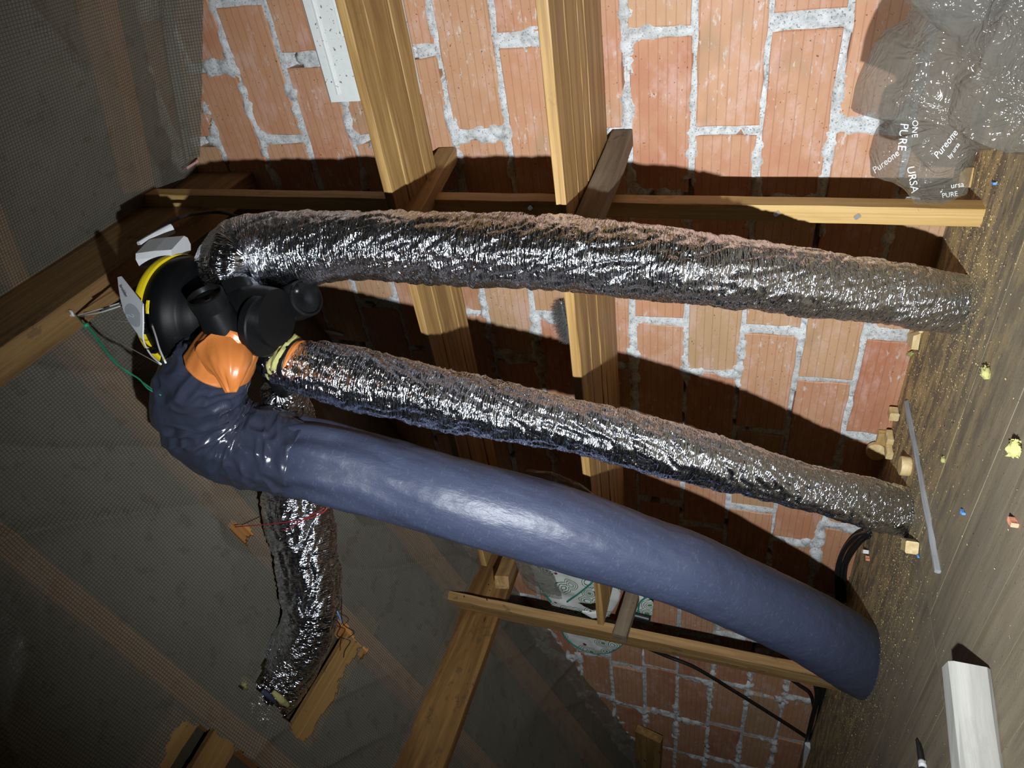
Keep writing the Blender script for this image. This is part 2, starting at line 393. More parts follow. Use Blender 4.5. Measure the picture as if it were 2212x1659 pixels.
def tube_geo(P4, step=.01, nseg=16, disp=None, caps=True, up=(0, 1, 0)):
    """P4: rows x,y,z,radius"""
    P, s = spline(P4, step); n = len(P); T = np.gradient(P[:, :3], axis=0); T /= np.linalg.norm(T, axis=1)[:, None]
    a = np.array(up, float)
    if abs(a @ T[0]) > .95: a = np.array((1., 0, 0))
    A = np.zeros((n, 3)); a = a - T[0] * (a @ T[0]); A[0] = a / np.linalg.norm(a)
    for i in range(1, n):
        v = A[i - 1] - T[i] * (A[i - 1] @ T[i]); A[i] = v / np.linalg.norm(v)
    B = np.cross(T, A); th = np.arange(nseg) * 2 * math.pi / nseg
    SS = np.repeat(s, nseg); TH = np.tile(th, n); R = np.repeat(P[:, 3], nseg)
    D = disp(SS, TH, s[-1]) if disp is not None else 0.
    Nrm = np.cos(TH)[:, None] * np.repeat(A, nseg, 0) + np.sin(TH)[:, None] * np.repeat(B, nseg, 0)
    V = np.repeat(P[:, :3], nseg, 0) + Nrm * (R + D)[:, None]
    i = np.arange(n - 1)[:, None] * nseg; k = np.arange(nseg)[None]; k2 = (k + 1) % nseg
    Fq = np.stack([i + k, i + k2, i + nseg + k2, i + nseg + k], -1).reshape(-1, 4)
    G = np.stack([SS, np.cos(TH) * R, np.sin(TH) * R], 1)
    if caps:
        V = np.vstack([V, P[0, :3], P[-1, :3]]); G = np.vstack([G, [[0, 0, 0]], [[s[-1], 0, 0]]])
        c0 = len(V) - 2; c1 = c0 + 1; kk = np.arange(nseg); k2 = (kk + 1) % nseg; o = (n - 1) * nseg
        Fq = np.vstack([Fq, np.stack([k2, kk, np.full(nseg, c0), np.full(nseg, c0)], 1)[:, [0, 1, 2, 3]], np.stack([o + kk, o + k2, np.full(nseg, c1), np.full(nseg, c1)], 1)])
        quads = Fq[:-2 * nseg]; tris = Fq[-2 * nseg:, :3]
        return V, (quads, tris), G
    return V, (Fq, None), G
def tube(name, P4, m, parent=None, step=.01, nseg=12, disp=None, caps=True, smooth=True, origin=None, up=(0, 1, 0)):
    V, (q, t), G = tube_geo(np.asarray(P4, float), step, nseg, disp, caps, up)
    me_f = q if t is None else [tuple(f) for f in q.tolist()] + [tuple(f) for f in t.tolist()]
    if t is not None and len(q) > 4000:         # large tube: fast path, leave the ends as fans of degenerate-free tris in a second pass
        o = mesh_obj(name, V, q, m, parent, G, smooth, origin)
        bm = bmesh.new(); bm.from_mesh(o.data); bm.verts.ensure_lookup_table()
        for f in t.tolist(): bm.faces.new([bm.verts[i] for i in f]).smooth = smooth
        bm.to_mesh(o.data); bm.free(); return o
    return mesh_obj(name, V, me_f, m, parent, G, smooth, origin)
def wire(name, pts, r, m, parent=None, step=.012, nseg=7):
    return tube(name, [list(p) + [r] for p in pts], m, parent, step, nseg)
def lathe_geo(c, prof, nseg=64, axis=(0, 0, 1)):
    ax = np.array(axis, float); ax /= np.linalg.norm(ax); a = np.cross(ax, (0, 1, 0) if abs(ax[1]) < .9 else (1, 0, 0)); a /= np.linalg.norm(a); b = np.cross(ax, a)
    V = []; Fc = []; n = len(prof)
    for (r, z) in prof:
        for k in range(nseg):
            t = 2 * math.pi * k / nseg; V.append(np.array(c) + ax * z + (a * math.cos(t) + b * math.sin(t)) * r)
    for i in range(n - 1):
        for k in range(nseg): Fc.append((i * nseg + k, i * nseg + (k + 1) % nseg, (i + 1) * nseg + (k + 1) % nseg, (i + 1) * nseg + k))
    Fc.append(tuple(range(nseg - 1, -1, -1))); Fc.append(tuple((n - 1) * nseg + k for k in range(nseg)))
    return np.array(V), Fc
def lathe(name, c, prof, m, parent=None, nseg=64, axis=(0, 0, 1), smooth=True):
    V, Fc = lathe_geo(c, prof, nseg, axis); o = fix_normals(mesh_obj(name, V, Fc, m, parent, smooth=smooth))
    if smooth:
        try: o.data.set_sharp_from_angle(angle=math.radians(38))
        except Exception: pass
    return o
def prism(name, pts, thick, m, parent=None, bev=0.):
    """flat polygon (world points, planar) given a thickness along its normal"""
    P = np.array(pts, float); n = np.zeros(3)
    for i in range(len(P)): n += np.cross(P[i] - P[0], P[(i + 1) % len(P)] - P[0])
    n /= np.linalg.norm(n); V = np.vstack([P + n * thick / 2, P - n * thick / 2]); k = len(P)
    Fc = [tuple(range(k)), tuple(range(2 * k - 1, k - 1, -1))] + [(i, i + k, (i + 1) % k + k, (i + 1) % k) for i in range(k)]
    return fix_normals(mesh_obj(name, V, Fc, m, parent))
def pillow(name, outline, centre, thick, m, parent=None, nr=26, na=150, amp=.01, freq=14., seed=0, power=2.2, floor=None, fold=.0):
    """closed crumpled bag: outline = world points round it, centre = world point; bulges along -y and +y"""
    O = np.array(outline, float); O = np.vstack([O, O[:1]]); s = np.r_[0, np.cumsum(np.linalg.norm(np.diff(O, axis=0), axis=1))]
    t = np.linspace(0, s[-1], na, endpoint=False); B = np.stack([np.interp(t, s, O[:, k]) for k in range(3)], 1)
    c = np.array(centre, float); V = []
    rr = np.linspace(0, 1, nr + 1)[1:]
    for side in (-1, 1):
        for r in rr:
            p = c + (B - c) * r; p[:, 1] += side * thick * (1 - r ** power) ** .6; V.append(p)
    V = np.vstack(V + [c + [0, -thick, 0], c + [0, thick, 0]])
    e = np.stack([fbm(V * freq, 3, seed + k) for k in range(3)], 1) - .5
    rg = 1 - np.abs(2 * fbm(V * freq * .6, 2, seed + 9) - 1)
    rad = np.r_[np.tile(np.repeat(rr, na), 2), 0, 0]
    V = V + e * amp * 2.2 * (1 - .5 * rad[:, None]); V[:, 1] -= rg * amp * 1.6
    if floor is not None: V[:, 2] = np.maximum(V[:, 2], floor)
    Fc = []; nn = nr * na
    for sd in range(2):
        o = sd * nn
        for i in range(nr - 1):
            for k in range(na):
                f = (o + i * na + k, o + i * na + (k + 1) % na, o + (i + 1) * na + (k + 1) % na, o + (i + 1) * na + k); Fc.append(f if sd else f[::-1])
        cc = 2 * nn + sd
        for k in range(na): f = (o + k, o + (k + 1) % na, cc); Fc.append(f if not sd else f[::-1])
    for k in range(na):  # rim
        a = (nr - 1) * na + k; b = (nr - 1) * na + (k + 1) % na; Fc.append((a, b, nn + b, nn + a))
    return fix_normals(mesh_obj(name, V, Fc, m, parent, smooth=True))
def text_mesh(body, size=1.0, shear=0.):
    cu = bpy.data.curves.new('t', 'FONT'); cu.body = body; cu.size = size; cu.shear = shear; cu.align_x = 'CENTER'; cu.align_y = 'CENTER'; cu.resolution_u = 3
    ob = bpy.data.objects.new('t', cu); COL.objects.link(ob); dg = bpy.context.evaluated_depsgraph_get(); me = bpy.data.meshes.new_from_object(ob.evaluated_get(dg))
    bm = bmesh.new(); bm.from_mesh(me); bmesh.ops.triangulate(bm, faces=bm.faces)
    V = [v.co[:] for v in bm.verts]; Fc = [[v.index for v in f.verts] for f in bm.faces]; bm.free()
    bpy.data.objects.remove(ob); bpy.data.curves.remove(cu); bpy.data.meshes.remove(me)
    return np.array(V), Fc
#%%STRUCTURE
# ================================================================== the brick gable wall
XL, XR = -4.3, .45
def head_joints(k):
    if k % 2: xs = [-.384 - .3735 * i for i in range(-2, 12)]
    else: xs = [-.590 - .3515 * i for i in range(-3, 12)]
    r = np.random.default_rng(100 + k)
    keep = {(1, 0): -.381, (0, 0): -.612}
    return sorted([x + r.normal(0, .004 if x > -1.5 else .012) for x in xs if XL - .4 < x < XR + .4])
bricks = []
for k in range(-1, 13):
    js = head_joints(k); r = np.random.default_rng(300 + k)
    for xa, xb in zip(js[:-1], js[1:]):
        z0 = k * .15 + .0075 + r.normal(0, .0018); z1 = (k + 1) * .15 - .0075 + r.normal(0, .0018)
        if k == -1: z0 = -.135
        gp = abs(r.normal(.013, .008)) + .003
        x0 = xa + gp; x1 = xb - abs(r.normal(.009, .004)) - .002
        xc = (x0 + x1) / 2
        if min(zl(xc), zr(xc)) < z0 - .04: continue
        if x1 < XL or x0 > XR: continue
        bricks.append((x0, x1, z0, z1, r.normal(0, .0014)))
# mortar bed: one relief surface, proud in the joints, sunk behind the bricks
nx, nz = 520, 250
gx = np.linspace(XL, XR, nx); gz = np.linspace(-.16, 2.0, nz); GX, GZ = np.meshgrid(gx, gz)
px_ = GX.ravel(); pz_ = GZ.ravel()
best = np.full(px_.shape, -1.)                      # depth inside a brick (>0 inside)
warp = (fbm(np.stack([px_ * 30, pz_ * 30, px_ * 0], 1), 3, 5) - .5) * .034
for (x0, x1, z0, z1, _) in bricks:
    s = (px_ > x0 - .03) & (px_ < x1 + .03) & (pz_ > z0 - .03) & (pz_ < z1 + .03)
    d = np.minimum(np.minimum(px_[s] - x0, x1 - px_[s]), np.minimum(pz_[s] - z0, z1 - pz_[s])); best[s] = np.maximum(best[s], d)
n1 = fbm(np.stack([px_ * 45, pz_ * 45, px_ * 0 + 3], 1), 4, 21); n2 = fbm(np.stack([px_ * 4, pz_ * 4, px_ * 0 + 9], 1), 3, 31)
inside = np.clip((best + warp * .8 - .002) / .012, 0, 1)
smear = np.clip((n2 - .50) * 14, 0, 1) * np.clip(1 - best / .04, 0, 1) * np.clip((n1 - .42) * 8, 0, 1)           # mortar slopped over brick edges
edge = np.clip((zl(px_) - pz_), 0, 1); slop = np.clip(1 - edge / .28, 0, 1) * (px_ < -2.75)
rel = -.0005 - .0045 * n1 + inside * .014 - smear * .012 - slop * np.clip((n2 * .5 + n1 * .5 - .38) * 8, 0, 1) * .020
hole = (fbm(np.stack([px_ * 17, pz_ * 26, px_ * 0 + 17], 1), 2, 77) > .74) & (best < .004)
rel = rel + hole * .035
V = np.stack([px_ * S, rel * S, (pz_ + .115) * S], 1)
i = np.arange(nz - 1)[:, None] * nx; j = np.arange(nx - 1)[None]; Fq = np.stack([i + j, i + j + 1, i + nx + j + 1, i + nx + j], -1).reshape(-1, 4)
wall = struct(mesh_obj('wall_back', V, Fq, 'mortar', smooth=True, g=V, origin=U(-2, 0, -.115)), 'gable wall of combed orange clay bricks with white mortar')
def brick_geo(x0, x1, z0, z1, dy, seed):
    r = np.random.default_rng(seed); n = [7, 3, 7, 3]; P = []
    for (a, b, k) in (((x0, z0), (x1, z0), n[0]), ((x1, z0), (x1, z1), n[1]), ((x1, z1), (x0, z1), n[2]), ((x0, z1), (x0, z0), n[3])):
        for i in range(k): t = i / k; P.append((a[0] + (b[0] - a[0]) * t, a[1] + (b[1] - a[1]) * t))
    P = np.array(P) + r.normal(0, .0013, (len(P), 2)); c = P.mean(0); m = len(P); V = []
    for y, ins in ((.03, 0.), (-.0035 + dy, 0.), (-.0055 + dy, .0022)):
        for p in P:
            q = p + (c - p) / np.linalg.norm(c - p) * ins * 1.3; V.append((q[0], y + (r.normal(0, .0003) if ins else 0), q[1]))
    Fc = [(k + a * m, (k + 1) % m + a * m, (k + 1) % m + (a + 1) * m, k + (a + 1) * m) for a in range(2) for k in range(m)] + [tuple(range(2 * m, 3 * m))]
    V = np.array(V) * S; V[:, 2] += .115 * S; return V, Fc
for q, (x0, x1, z0, z1, dy) in enumerate(bricks):
    V, Fc = brick_geo(x0, x1, z0, z1, dy, q)
    g = V - np.array([x0 * S, 0, (z0 + .115) * S])
    fix_normals(mesh_obj('brick', V, Fc, 'brick', wall, g=g))

# ================================================================== floor of boards running along the wall
V = np.array([U(XL, .05, -.19), U(1.2, .05, -.19), U(1.2, -2.2, -.19), U(XL, -2.2, -.19), U(XL, .05, -.128), U(1.2, .05, -.128), U(1.2, -2.2, -.128), U(XL, -2.2, -.128)])
floor = struct(fix_normals(mesh_obj('floor', V, [(3, 2, 1, 0), (4, 5, 6, 7), (0, 1, 5, 4), (1, 2, 6, 5), (2, 3, 7, 6), (3, 0, 4, 7)], 'dark', origin=U(-1, -1, -.128))), 'dusty brown attic floor of narrow boards')
ys = [0.02, -.08, -.18, -.28, -.378, -.478, -.577, -.675, -.77, -.866, -.957, -1.054, -1.15, -1.25, -1.35, -1.45, -1.55, -1.65, -1.75, -1.85, -1.95]
r = np.random.default_rng(5)
for n_, (ya, yb) in enumerate(zip(ys[:-1], ys[1:])):
    for (xa, xb, dz) in ((XL, -1.345, -.0015), (-1.34, 1.1, 0.)):
        dzz = dz + r.normal(0, .0002)
        timber('floorboard', U(xa, (ya + yb) / 2, -.1225 + dzz), U(xb, (ya + yb) / 2, -.1225 + dzz), (ya - yb - .0005) * S, .015 * S, (0, 1, 0), 'floor', floor, seg=20, ch=.0003, jit=.0001, seed=n_ * 2 + (xa < -2))

# ================================================================== roof: dark deck, rafters and battens behind a translucent membrane
def slope_box(name, xa, xb, zf, off, th, ya, yb, m):
    P = []
    for o in (off, off + th):
        for (x, y) in ((xa, ya), (xb, ya), (xb, yb), (xa, yb)): P.append(U(x, y, zf(x) + o))
    return fix_normals(mesh_obj(name, P, [(3, 2, 1, 0), (4, 5, 6, 7), (0, 1, 5, 4), (1, 2, 6, 5), (2, 3, 7, 6), (3, 0, 4, 7)], m))
YB = -2.3
ceil_l = struct(slope_box('ceiling', -4.6, -.71, zl, .10, .03, .06, YB, 'dark'), 'dark underside of the left roof slope')
ceil_r = struct(slope_box('ceiling', -.71, 1.3, zr, .10, .03, .06, YB, 'dark'), 'dark underside of the right roof slope')
for Y in (-.225, -.667, -1.11, -1.555):
    timber('rafter', U(-.76, Y, zl(-.76) + .042), U(-4.5, Y, zl(-4.5) + .042), .058 * S, .075 * S, (0, 1, 0), 'rafter', ceil_l, seg=20, seed=int(-Y * 100))
for Y in (-.20, -.66, -1.11):
    timber('rafter', U(-.67, Y, zr(-.67) + .042), U(1.25, Y, zr(1.25) + .042), .05 * S, .075 * S, (0, 1, 0), 'rafter', ceil_r, seg=12, seed=int(-Y * 130))
def in_poly(px, py, poly):
    c = np.zeros(px.shape, bool); n = len(poly); j = n - 1
    for i in range(n):
        xi, yi = poly[i]; xj, yj = poly[j]
        if yi != yj: c ^= ((yi > py) != (yj > py)) & (px < (xj - xi) * (py - yi) / (yj - yi) + xi)
        j = i
    return c
def sheet(name, xa, xb, ya, yb, zf, slope, label, group=None, holes=(), step=.006, amp=.012, sag=.0, seed=0, keep=None, wrinkles=()):
    xs = np.arange(xa, xb, step); yy = np.arange(ya, yb, step); X, Y = np.meshgrid(xs, yy); x = X.ravel(); y = Y.ravel()
    k = math.sqrt(1 + slope * slope)
    n1 = fbm(np.stack([x * 3.2, y * 3.2, x * 0 + seed], 1), 3, seed); n2 = fbm(np.stack([x * 11, y * 11, x * 0], 1), 3, seed + 5)
    rg = 1 - np.abs(2 * vn(np.stack([x * 5 + y * 4, y * 1.5 - x * 1.2, x * 0], 1), seed + 8) - 1)
    d = -.004 - amp * n1 - amp * .45 * n2 - amp * 1.3 * rg ** 4
    for (wx, wy, wr, wa) in wrinkles: d = d + wa * np.exp(-((x - wx) ** 2 + (y - wy) ** 2) / wr ** 2)
    P = np.stack([x * S, y * S, (zf(x) + d + .115) * S], 1)
    ny, nx = X.shape; i = np.arange(ny - 1)[:, None] * nx; j = np.arange(nx - 1)[None]
    Fq = np.stack([i + j, i + nx + j, i + nx + j + 1, i + j + 1], -1).reshape(-1, 4)
    cx = x[Fq].mean(1); cy = y[Fq].mean(1); jx = (vn(np.stack([cx * 60, cy * 60, cx * 0], 1), 3) - .5) * .016; jy = (vn(np.stack([cx * 60, cy * 60, cx * 0], 1), 4) - .5) * .016
    ok = np.ones(len(Fq), bool)
    for h in holes: ok &= ~in_poly(cx + jx, cy + jy, h)
    if keep is not None: ok &= in_poly(cx + jx * .5, cy + jy * .5, keep)
    Fq = Fq[ok]; used = np.unique(Fq); remap = np.zeros(len(P), int); remap[used] = np.arange(len(used))
    g = np.stack([x * k * S, y * S, x * 0], 1)
    o = mesh_obj(name, P[used], remap[Fq], 'membrane', None, g[used], True); return tag(o, label, 'membrane', group)
def onL(*pts): return [tuple((lambda p: (p[0] / S, p[1] / S))(aP(x, y, RL0, RLN))) for (x, y) in pts]
HOLE = onL((598, 1335), (575, 1400), (545, 1470), (560, 1508), (600, 1540), (640, 1595), (665, 1590), (735, 1450), (772, 1395), (742, 1340))
TEAR = onL((325, 1690), (372, 1572), (392, 1555), (445, 1575), (525, 1632), (560, 1690))
RIPS = [onL((484, 1140), (490, 1126), (505, 1132), (532, 1136), (536, 1152), (520, 1160), (524, 1182), (510, 1176), (500, 1160)),
        onL((776, 1395), (792, 1398), (788, 1415), (770, 1425), (764, 1412)), onL((508, 1478), (520, 1474), (524, 1490), (512, 1496))]
mem_l = sheet('roof_membrane', -2.32, -.72, YB + .02, -.0, zl, .4, 'grey grid-reinforced roof membrane below the ridge beam on the left slope', 'roof membranes', [HOLE, TEAR] + RIPS, seed=1)
mem_e = sheet('roof_membrane', -4.25, -2.34, YB + .02, -.0, zl, .4, 'dark roof membrane sheet behind the purlin next to the brick wall', 'roof membranes', seed=4)
mem_r = sheet('roof_membrane', -.672, 1.2, YB + .02, -.0, zr, .32, 'dark roof membrane on the right slope above the ridge beam side', 'roof membranes', seed=9)
# strip of the same sheet turned down over the top of the brick wall
xs = np.arange(-.625, .3, .008); t = np.linspace(0, 1, 16); XX, TT = np.meshgrid(xs, t); x = XX.ravel(); tt = TT.ravel()
wd_ = np.interp(x, [-.625, -.22, .3], [.035, .125, .20]); zt = zr(x) - .008; yy = -.036 + .016 * tt - .008 * fbm(np.stack([x * 9, tt * 2, x * 0], 1), 3, 3) - .012 * (1 - tt) ** 2
yy = yy - .005 * np.abs(np.sin(x * 190)) * np.exp(-((tt - .12) / .12) ** 2)
P = np.stack([x * S, yy * S, (zt - wd_ * tt + .115) * S], 1); nx_ = len(xs); i = np.arange(15)[:, None] * nx_; j = np.arange(nx_ - 1)[None]
o = mesh_obj('membrane_flap', P, np.stack([i + j, i + j + 1, i + nx_ + j + 1, i + nx_ + j], -1).reshape(-1, 4), 'membrane', None, np.stack([x * S, -wd_ * tt * S, x * 0], 1), True)
tag(o, 'membrane flap turned down over the top bricks with a stapled fold', 'membrane')

# ridge beam and purlin
zb, zt_ = 1.72, 1.965
o = timber('ridge_beam', U(-.712, -.0, (zb + zt_) / 2), U(-.712, YB, (zb + zt_) / 2), .068 * S, (zt_ - zb) * S, (1, 0, 0), 'ridge', seg=40, ch=.004, seed=3)
tag(o, 'brown ridge beam running from the gable to the upper left', 'beam')
o = timber('purlin', U(-2.345, -.0, 1.178), U(-2.345, YB, 1.178), .05 * S, .172 * S, (1, 0, 0), 'purlin', seg=40, ch=.004, seed=4)
tag(o, 'heavy knotty purlin with dark knots at the lower middle', 'beam')
#%%OBJECTS
# ================================================================== studs, bracket arms and stored boards
ST1 = (-.681, -.225); w1 = .036
stud1 = timber('wall_stud', U(ST1[0], ST1[1], -.115), U(ST1[0] + .020, ST1[1], 1.93), w1 * S, .042 * S, (1, 0, 0), 'stud', seg=30, ch=.0015, seed=6)
st1 = thing('wall_stud', U(ST1[0], ST1[1], -.115), 'long yellow pine stud standing before the bricks, crossed by the upper silver duct', 'stud', 'upright studs')
stud1.name = 'post'; stud1.parent = st1; stud1.location = np.array(stud1.location) - np.array(st1.location)
for (qx, qy) in ((1678, 461), (1852, 467), (1146, 448)):
    p = aY(qx, qy, ST1[1] - .0215)
    V, Fc, G = timber_geo(p + [0, .001, 0], p + [0, -.004, 0], .012, .016, (.8, 0, .6), seg=1)
    fix_normals(mesh_obj('staple_plate', V, Fc, 'steel', st1))
# second stud
a = aY(1850, 1478, -.30); b = aY(966, 1294, -.30)
a = np.array([a[0], a[1], 0.]);
st2 = thing('wall_stud', a, 'pine stud nailed to the purlin end, running under the grey-blue duct', 'stud', 'upright studs')
d_ = (b - a)
timber('post', a, b, .098 * S, .034 * S, (.97, -.2, 0), 'stud_b', st2, seg=26, ch=.002, seed=8)
for (qx, qy) in ((1003, 1289), (1020, 1309), (1052, 1296), (1058, 1275)):
    p = aY(qx, qy, -.3195); lathe('nail', p, [(.0035, 0), (.0035, -.001), (.002, -.002)], 'ink', st2, 10, (0, 1, 0))

def shelf(z, rows, xb, tag_, th=.021):
    for n_, (y0, y1, dz, xa, xe, lab) in enumerate(rows):
        o = timber('shelf_board', U(xe if xe is not None else xb, (y0 + y1) / 2, z + th / 2 + dz), U(xa, (y0 + y1) / 2, z + th / 2 + dz), abs(y1 - y0 - .003) * S, th * S, (0, 1, 0), 'plank', seg=30, ch=.002, seed=int(z * 100) + n_)
        tag(o, lab, 'board', tag_)
XU = aY(1040, 1222, -.372)[0] / S; XW = aY(1305, 1352, -.443)[0] / S
shelf(1.05, [(-.372, -.302, 0, .45, None, 'front pine board of the upper stored bundle'), (-.300, -.200, .0005, .45, -.652, 'middle pine board of the upper bundle, right of the yellow stud'),
             (-.300, -.200, .0005, -.70, None, 'middle pine board of the upper bundle, left of the yellow stud'), (-.198, -.135, .0, .45, None, 'rear pine board of the upper stored bundle next to the bricks')], XU, 'boards stored on the upper arms')
shelf(.638, [(-.443, -.343, 0, .45, None, 'front pine board of the lower stored bundle'), (-.340, -.252, .0005, .45, None, 'second pine board of the lower stored bundle'),
             (-.250, -.200, .0, .45, -.652, 'narrow pine board of the lower bundle, right of the yellow stud'), (-.250, -.200, .0, -.705, None, 'narrow pine board of the lower bundle, left of the yellow stud'),
             (-.198, -.05, .0, .45, None, 'wide rear pine board of the lower bundle next to the bricks')], XW, 'boards stored on the lower arms')
def arm(pa, pb, w, h, m, lab, seed): 
    o = timber('bracket_arm', pa, pb, w * S, h * S, (1, 0, 0), m, seg=8, ch=.0025, seed=seed); return tag(o, lab, 'bracket', 'short arms carrying the boards')
arm(U(-.632, -.012, 1.072), U(-.652, -.40, 1.023), .036, .05, 'stud_b', 'short wooden arm under the upper boards beside the yellow stud', 1)
arm(U(-.60, -.012, .611), U(-.636, -.44, .611), .042, .050, 'old', 'short greyish wooden arm under the lower boards beside the yellow stud', 2)
arm(aY(1366, 1288, -.175), aY(1338, 1378, -.345), .04, .05, 'old', 'short grey wooden arm nailed to the far stud under the lower boards', 3)
arm(aY(1122, 1160, -.02), aY(1084, 1258, -.33), .05, .05, 'stud_b', 'short wooden arm at the purlin under the upper boards', 4)

# white foam panel on the upper boards, with raised rim and letters
pt = thing('foam_panel', U(-.1, -.15, 1.05), 'white foam panel with raised letters above the upper boards', 'panel')
yp = -.13; zp1 = aY(690, 110, yp)[2] / S - .115; xe = aY(712, 215, yp)[0] / S; zc = (1.06 + zp1) / 2; hp = zp1 - 1.06
pn = timber('panel', U(.45, yp, zc), U(xe, yp, zc), .045 * S, hp * S, (0, 1, 0), 'eps', pt, seg=4, ch=.01)
timber('rim', U(.45, yp - .024, zp1 - .035), U(xe + .018, yp - .024, zp1 - .035), .008 * S, .008 * S, (0, 1, 0), 'eps', pn, seg=4, ch=.004)
timber('rim', U(.45, yp - .024, zp1 - .085), U(xe + .14, yp - .024, zp1 - .085), .004 * S, .004 * S, (0, 1, 0), 'eps', pn, seg=2, ch=.002)
timber('rim', U(xe + .14, yp - .024, zp1 - .083), U(xe + .14, yp - .024, 1.06), .004 * S, .004 * S, (0, 1, 0), 'eps', pn, seg=2, ch=.002)
for (dx, ltr) in ((.225, 'E'), (.31, 'C')):
    TV, TF = text_mesh(ltr, .075); c = U(xe + dx, yp - .0235, zp1 - .115)
    Vt = np.stack([c[0] + TV[:, 1] * 0 + TV[:, 0], np.full(len(TV), c[1]), c[2] + TV[:, 1]], 1)
    V2 = np.vstack([Vt, Vt - [0, .004, 0]]); n_ = len(Vt)
    bnd = {}
    for f in TF:
        for e0, e1 in ((f[0], f[1]), (f[1], f[2]), (f[2], f[0])): bnd[(e0, e1)] = 1
    side = [(e0, e1, e1 + n_, e0 + n_) for (e0, e1) in bnd if (e1, e0) not in bnd]
    fix_normals(mesh_obj('letter', V2, [tuple(f) for f in TF] + [tuple(v + n_ for v in f) for f in TF] + side, 'eps', pn))

# ================================================================== ducts
def path(rows, ax='Y'):
    out = []
    for (x, y, d, r) in rows:
        p = (aY if ax == 'Y' else aX)(x, y, d); out.append(list(p) + [pr(p, r)])
    return np.array(out)
def foil_disp(amp=1., seed=0, ring=1.):
    def f(s, th, Ln):
        c, q = np.cos(th), np.sin(th); sk = s + .010 * np.sin(th * 2 + s * 3) + .02 * vn(np.stack([s * 9, c * 2, q * 2], 1), seed + 40)
        a = 1 - np.abs(2 * vn(np.stack([sk * 62, c * 1.6 + 7, q * 1.6], 1), seed) - 1)
        b = 1 - np.abs(2 * vn(np.stack([sk * 125, c * 4.5, q * 4.5 + 3], 1), seed + 1) - 1)
        e = fbm(np.stack([s * 38, c * 5, q * 5], 1), 2, seed + 2) - .5
        g_ = fbm(np.stack([s * 8, c * 1.3, q * 1.3], 1), 2, seed + 3) - .5
        h = 1 - np.abs(2 * vn(np.stack([s * 22 + c * 3, c * 2.5 + s * 5, q * 2.5], 1), seed + 6) - 1)
        return amp * (.0045 * (a - .5) * ring + .0028 * (b - .5) + .005 * e + .012 * g_ - .006 * h ** 4)
    return f
base = lambda p: np.array([p[0], p[1], 0.])
PA = path([(545, 655, -.66, 46), (498, 625, -.65, 62), (492, 580, -.62, 70), (528, 552, -.575, 82), (600, 541, -.545, 80), (700, 535, -.535, 76), (800, 531, -.53, 74), (1000, 539, -.53, 77), (1200, 547, -.53, 79),
           (1350, 562, -.53, 80), (1480, 577, -.525, 79), (1600, 590, -.50, 78), (1736, 612, -.45, 71), (1900, 628, -.36, 68), (2000, 645, -.31, 67), (2060, 655, -.275, 65), (2110, 662, -.25, 62)])
dA = thing('foil_duct', base(PA[-1]), 'upper silver foil duct running across the stud down to the floor', 'duct', 'silver foil ducts')
tube('foil_sleeve', PA, 'foil', dA, .0032, 128, foil_disp(1.0, 3))
PB = path([(592, 775, -.70, 44), (640, 792, -.70, 56), (740, 812, -.69, 66), (860, 840, -.69, 66), (1000, 872, -.68, 66), (1200, 913, -.67, 60), (1350, 945, -.66, 60), (1480, 979, -.645, 59), (1600, 1012, -.61, 55),
           (1700, 1043, -.565, 52), (1800, 1068, -.49, 52), (1890, 1092, -.40, 53), (1940, 1104, -.35, 53), (1975, 1112, -.315, 50)])
dB = thing('foil_duct', base(PB[-1]), 'middle silver foil duct with a yellow wool collar under the black cap', 'duct', 'silver foil ducts')
tube('foil_sleeve', PB, 'foil', dB, .0032, 112, foil_disp(1.05, 13))
PC = path([(640, 985, -.76, 82), (690, 996, -.76, 86), (740, 1011, -.755, 88), (860, 1042, -.74, 87), (1000, 1082, -.73, 88), (1200, 1137, -.70, 90), (1400, 1203, -.665, 83), (1480, 1230, -.645, 82), (1600, 1283, -.60, 79),
           (1700, 1330, -.555, 78), (1780, 1373, -.50, 80), (1835, 1408, -.445, 80), (1868, 1432, -.40, 76)])
dC = thing('sleeved_duct', base(PC[-1]), 'thick duct sleeved in grey-blue plastic film, nearest of all', 'duct')
def film_disp(seed, amp=1., f=1.):
    def g(s, th, Ln):
        c, q = np.cos(th), np.sin(th)
        a = 1 - np.abs(2 * fbm(np.stack([s * 5 * f + c * 1.2, c * 2.2 * f, q * 2.2 * f + s * 2], 1), 2, seed) - 1)
        b = fbm(np.stack([s * 26 * f, c * 3, q * 3], 1), 3, seed + 4) - .5
        en = np.exp(-s / .17); fold = np.sin(th * 9 + 3 * np.sin(s * 9)) * en
        return amp * (.004 * (a - .6) + .0035 * b + .009 * fold)
    return g
tube('film_sleeve', PC, 'sleeve', dC, .006, 112, film_disp(5))
PE = path([(478, 770, -.775, 68), (445, 815, -.79, 84), (425, 860, -.795, 86), (452, 915, -.79, 90), (515, 955, -.78, 86), (585, 973, -.77, 84), (660, 992, -.765, 78)])
def wrap_disp(s, th, Ln):
    c, q = np.cos(th), np.sin(th)
    a = 1 - np.abs(2 * vn(np.stack([s * 30 + c * 1.5 + q, c * 1.8, q * 1.8], 1), 61) - 1)
    b = 1 - np.abs(2 * vn(np.stack([s * 16 + 4, c * 3, q * 3], 1), 62) - 1); d = fbm(np.stack([s * 40, c * 6, q * 6], 1), 2, 63) - .5
    return .016 * (a - .5) + .014 * (b - .5) + .004 * d
tube('elbow_wrap', PE, 'wrap', dC, .004, 128, wrap_disp)
PT = path([(522, 706, -.75, 46), (506, 733, -.765, 58), (488, 762, -.785, 66), (474, 788, -.795, 72)])
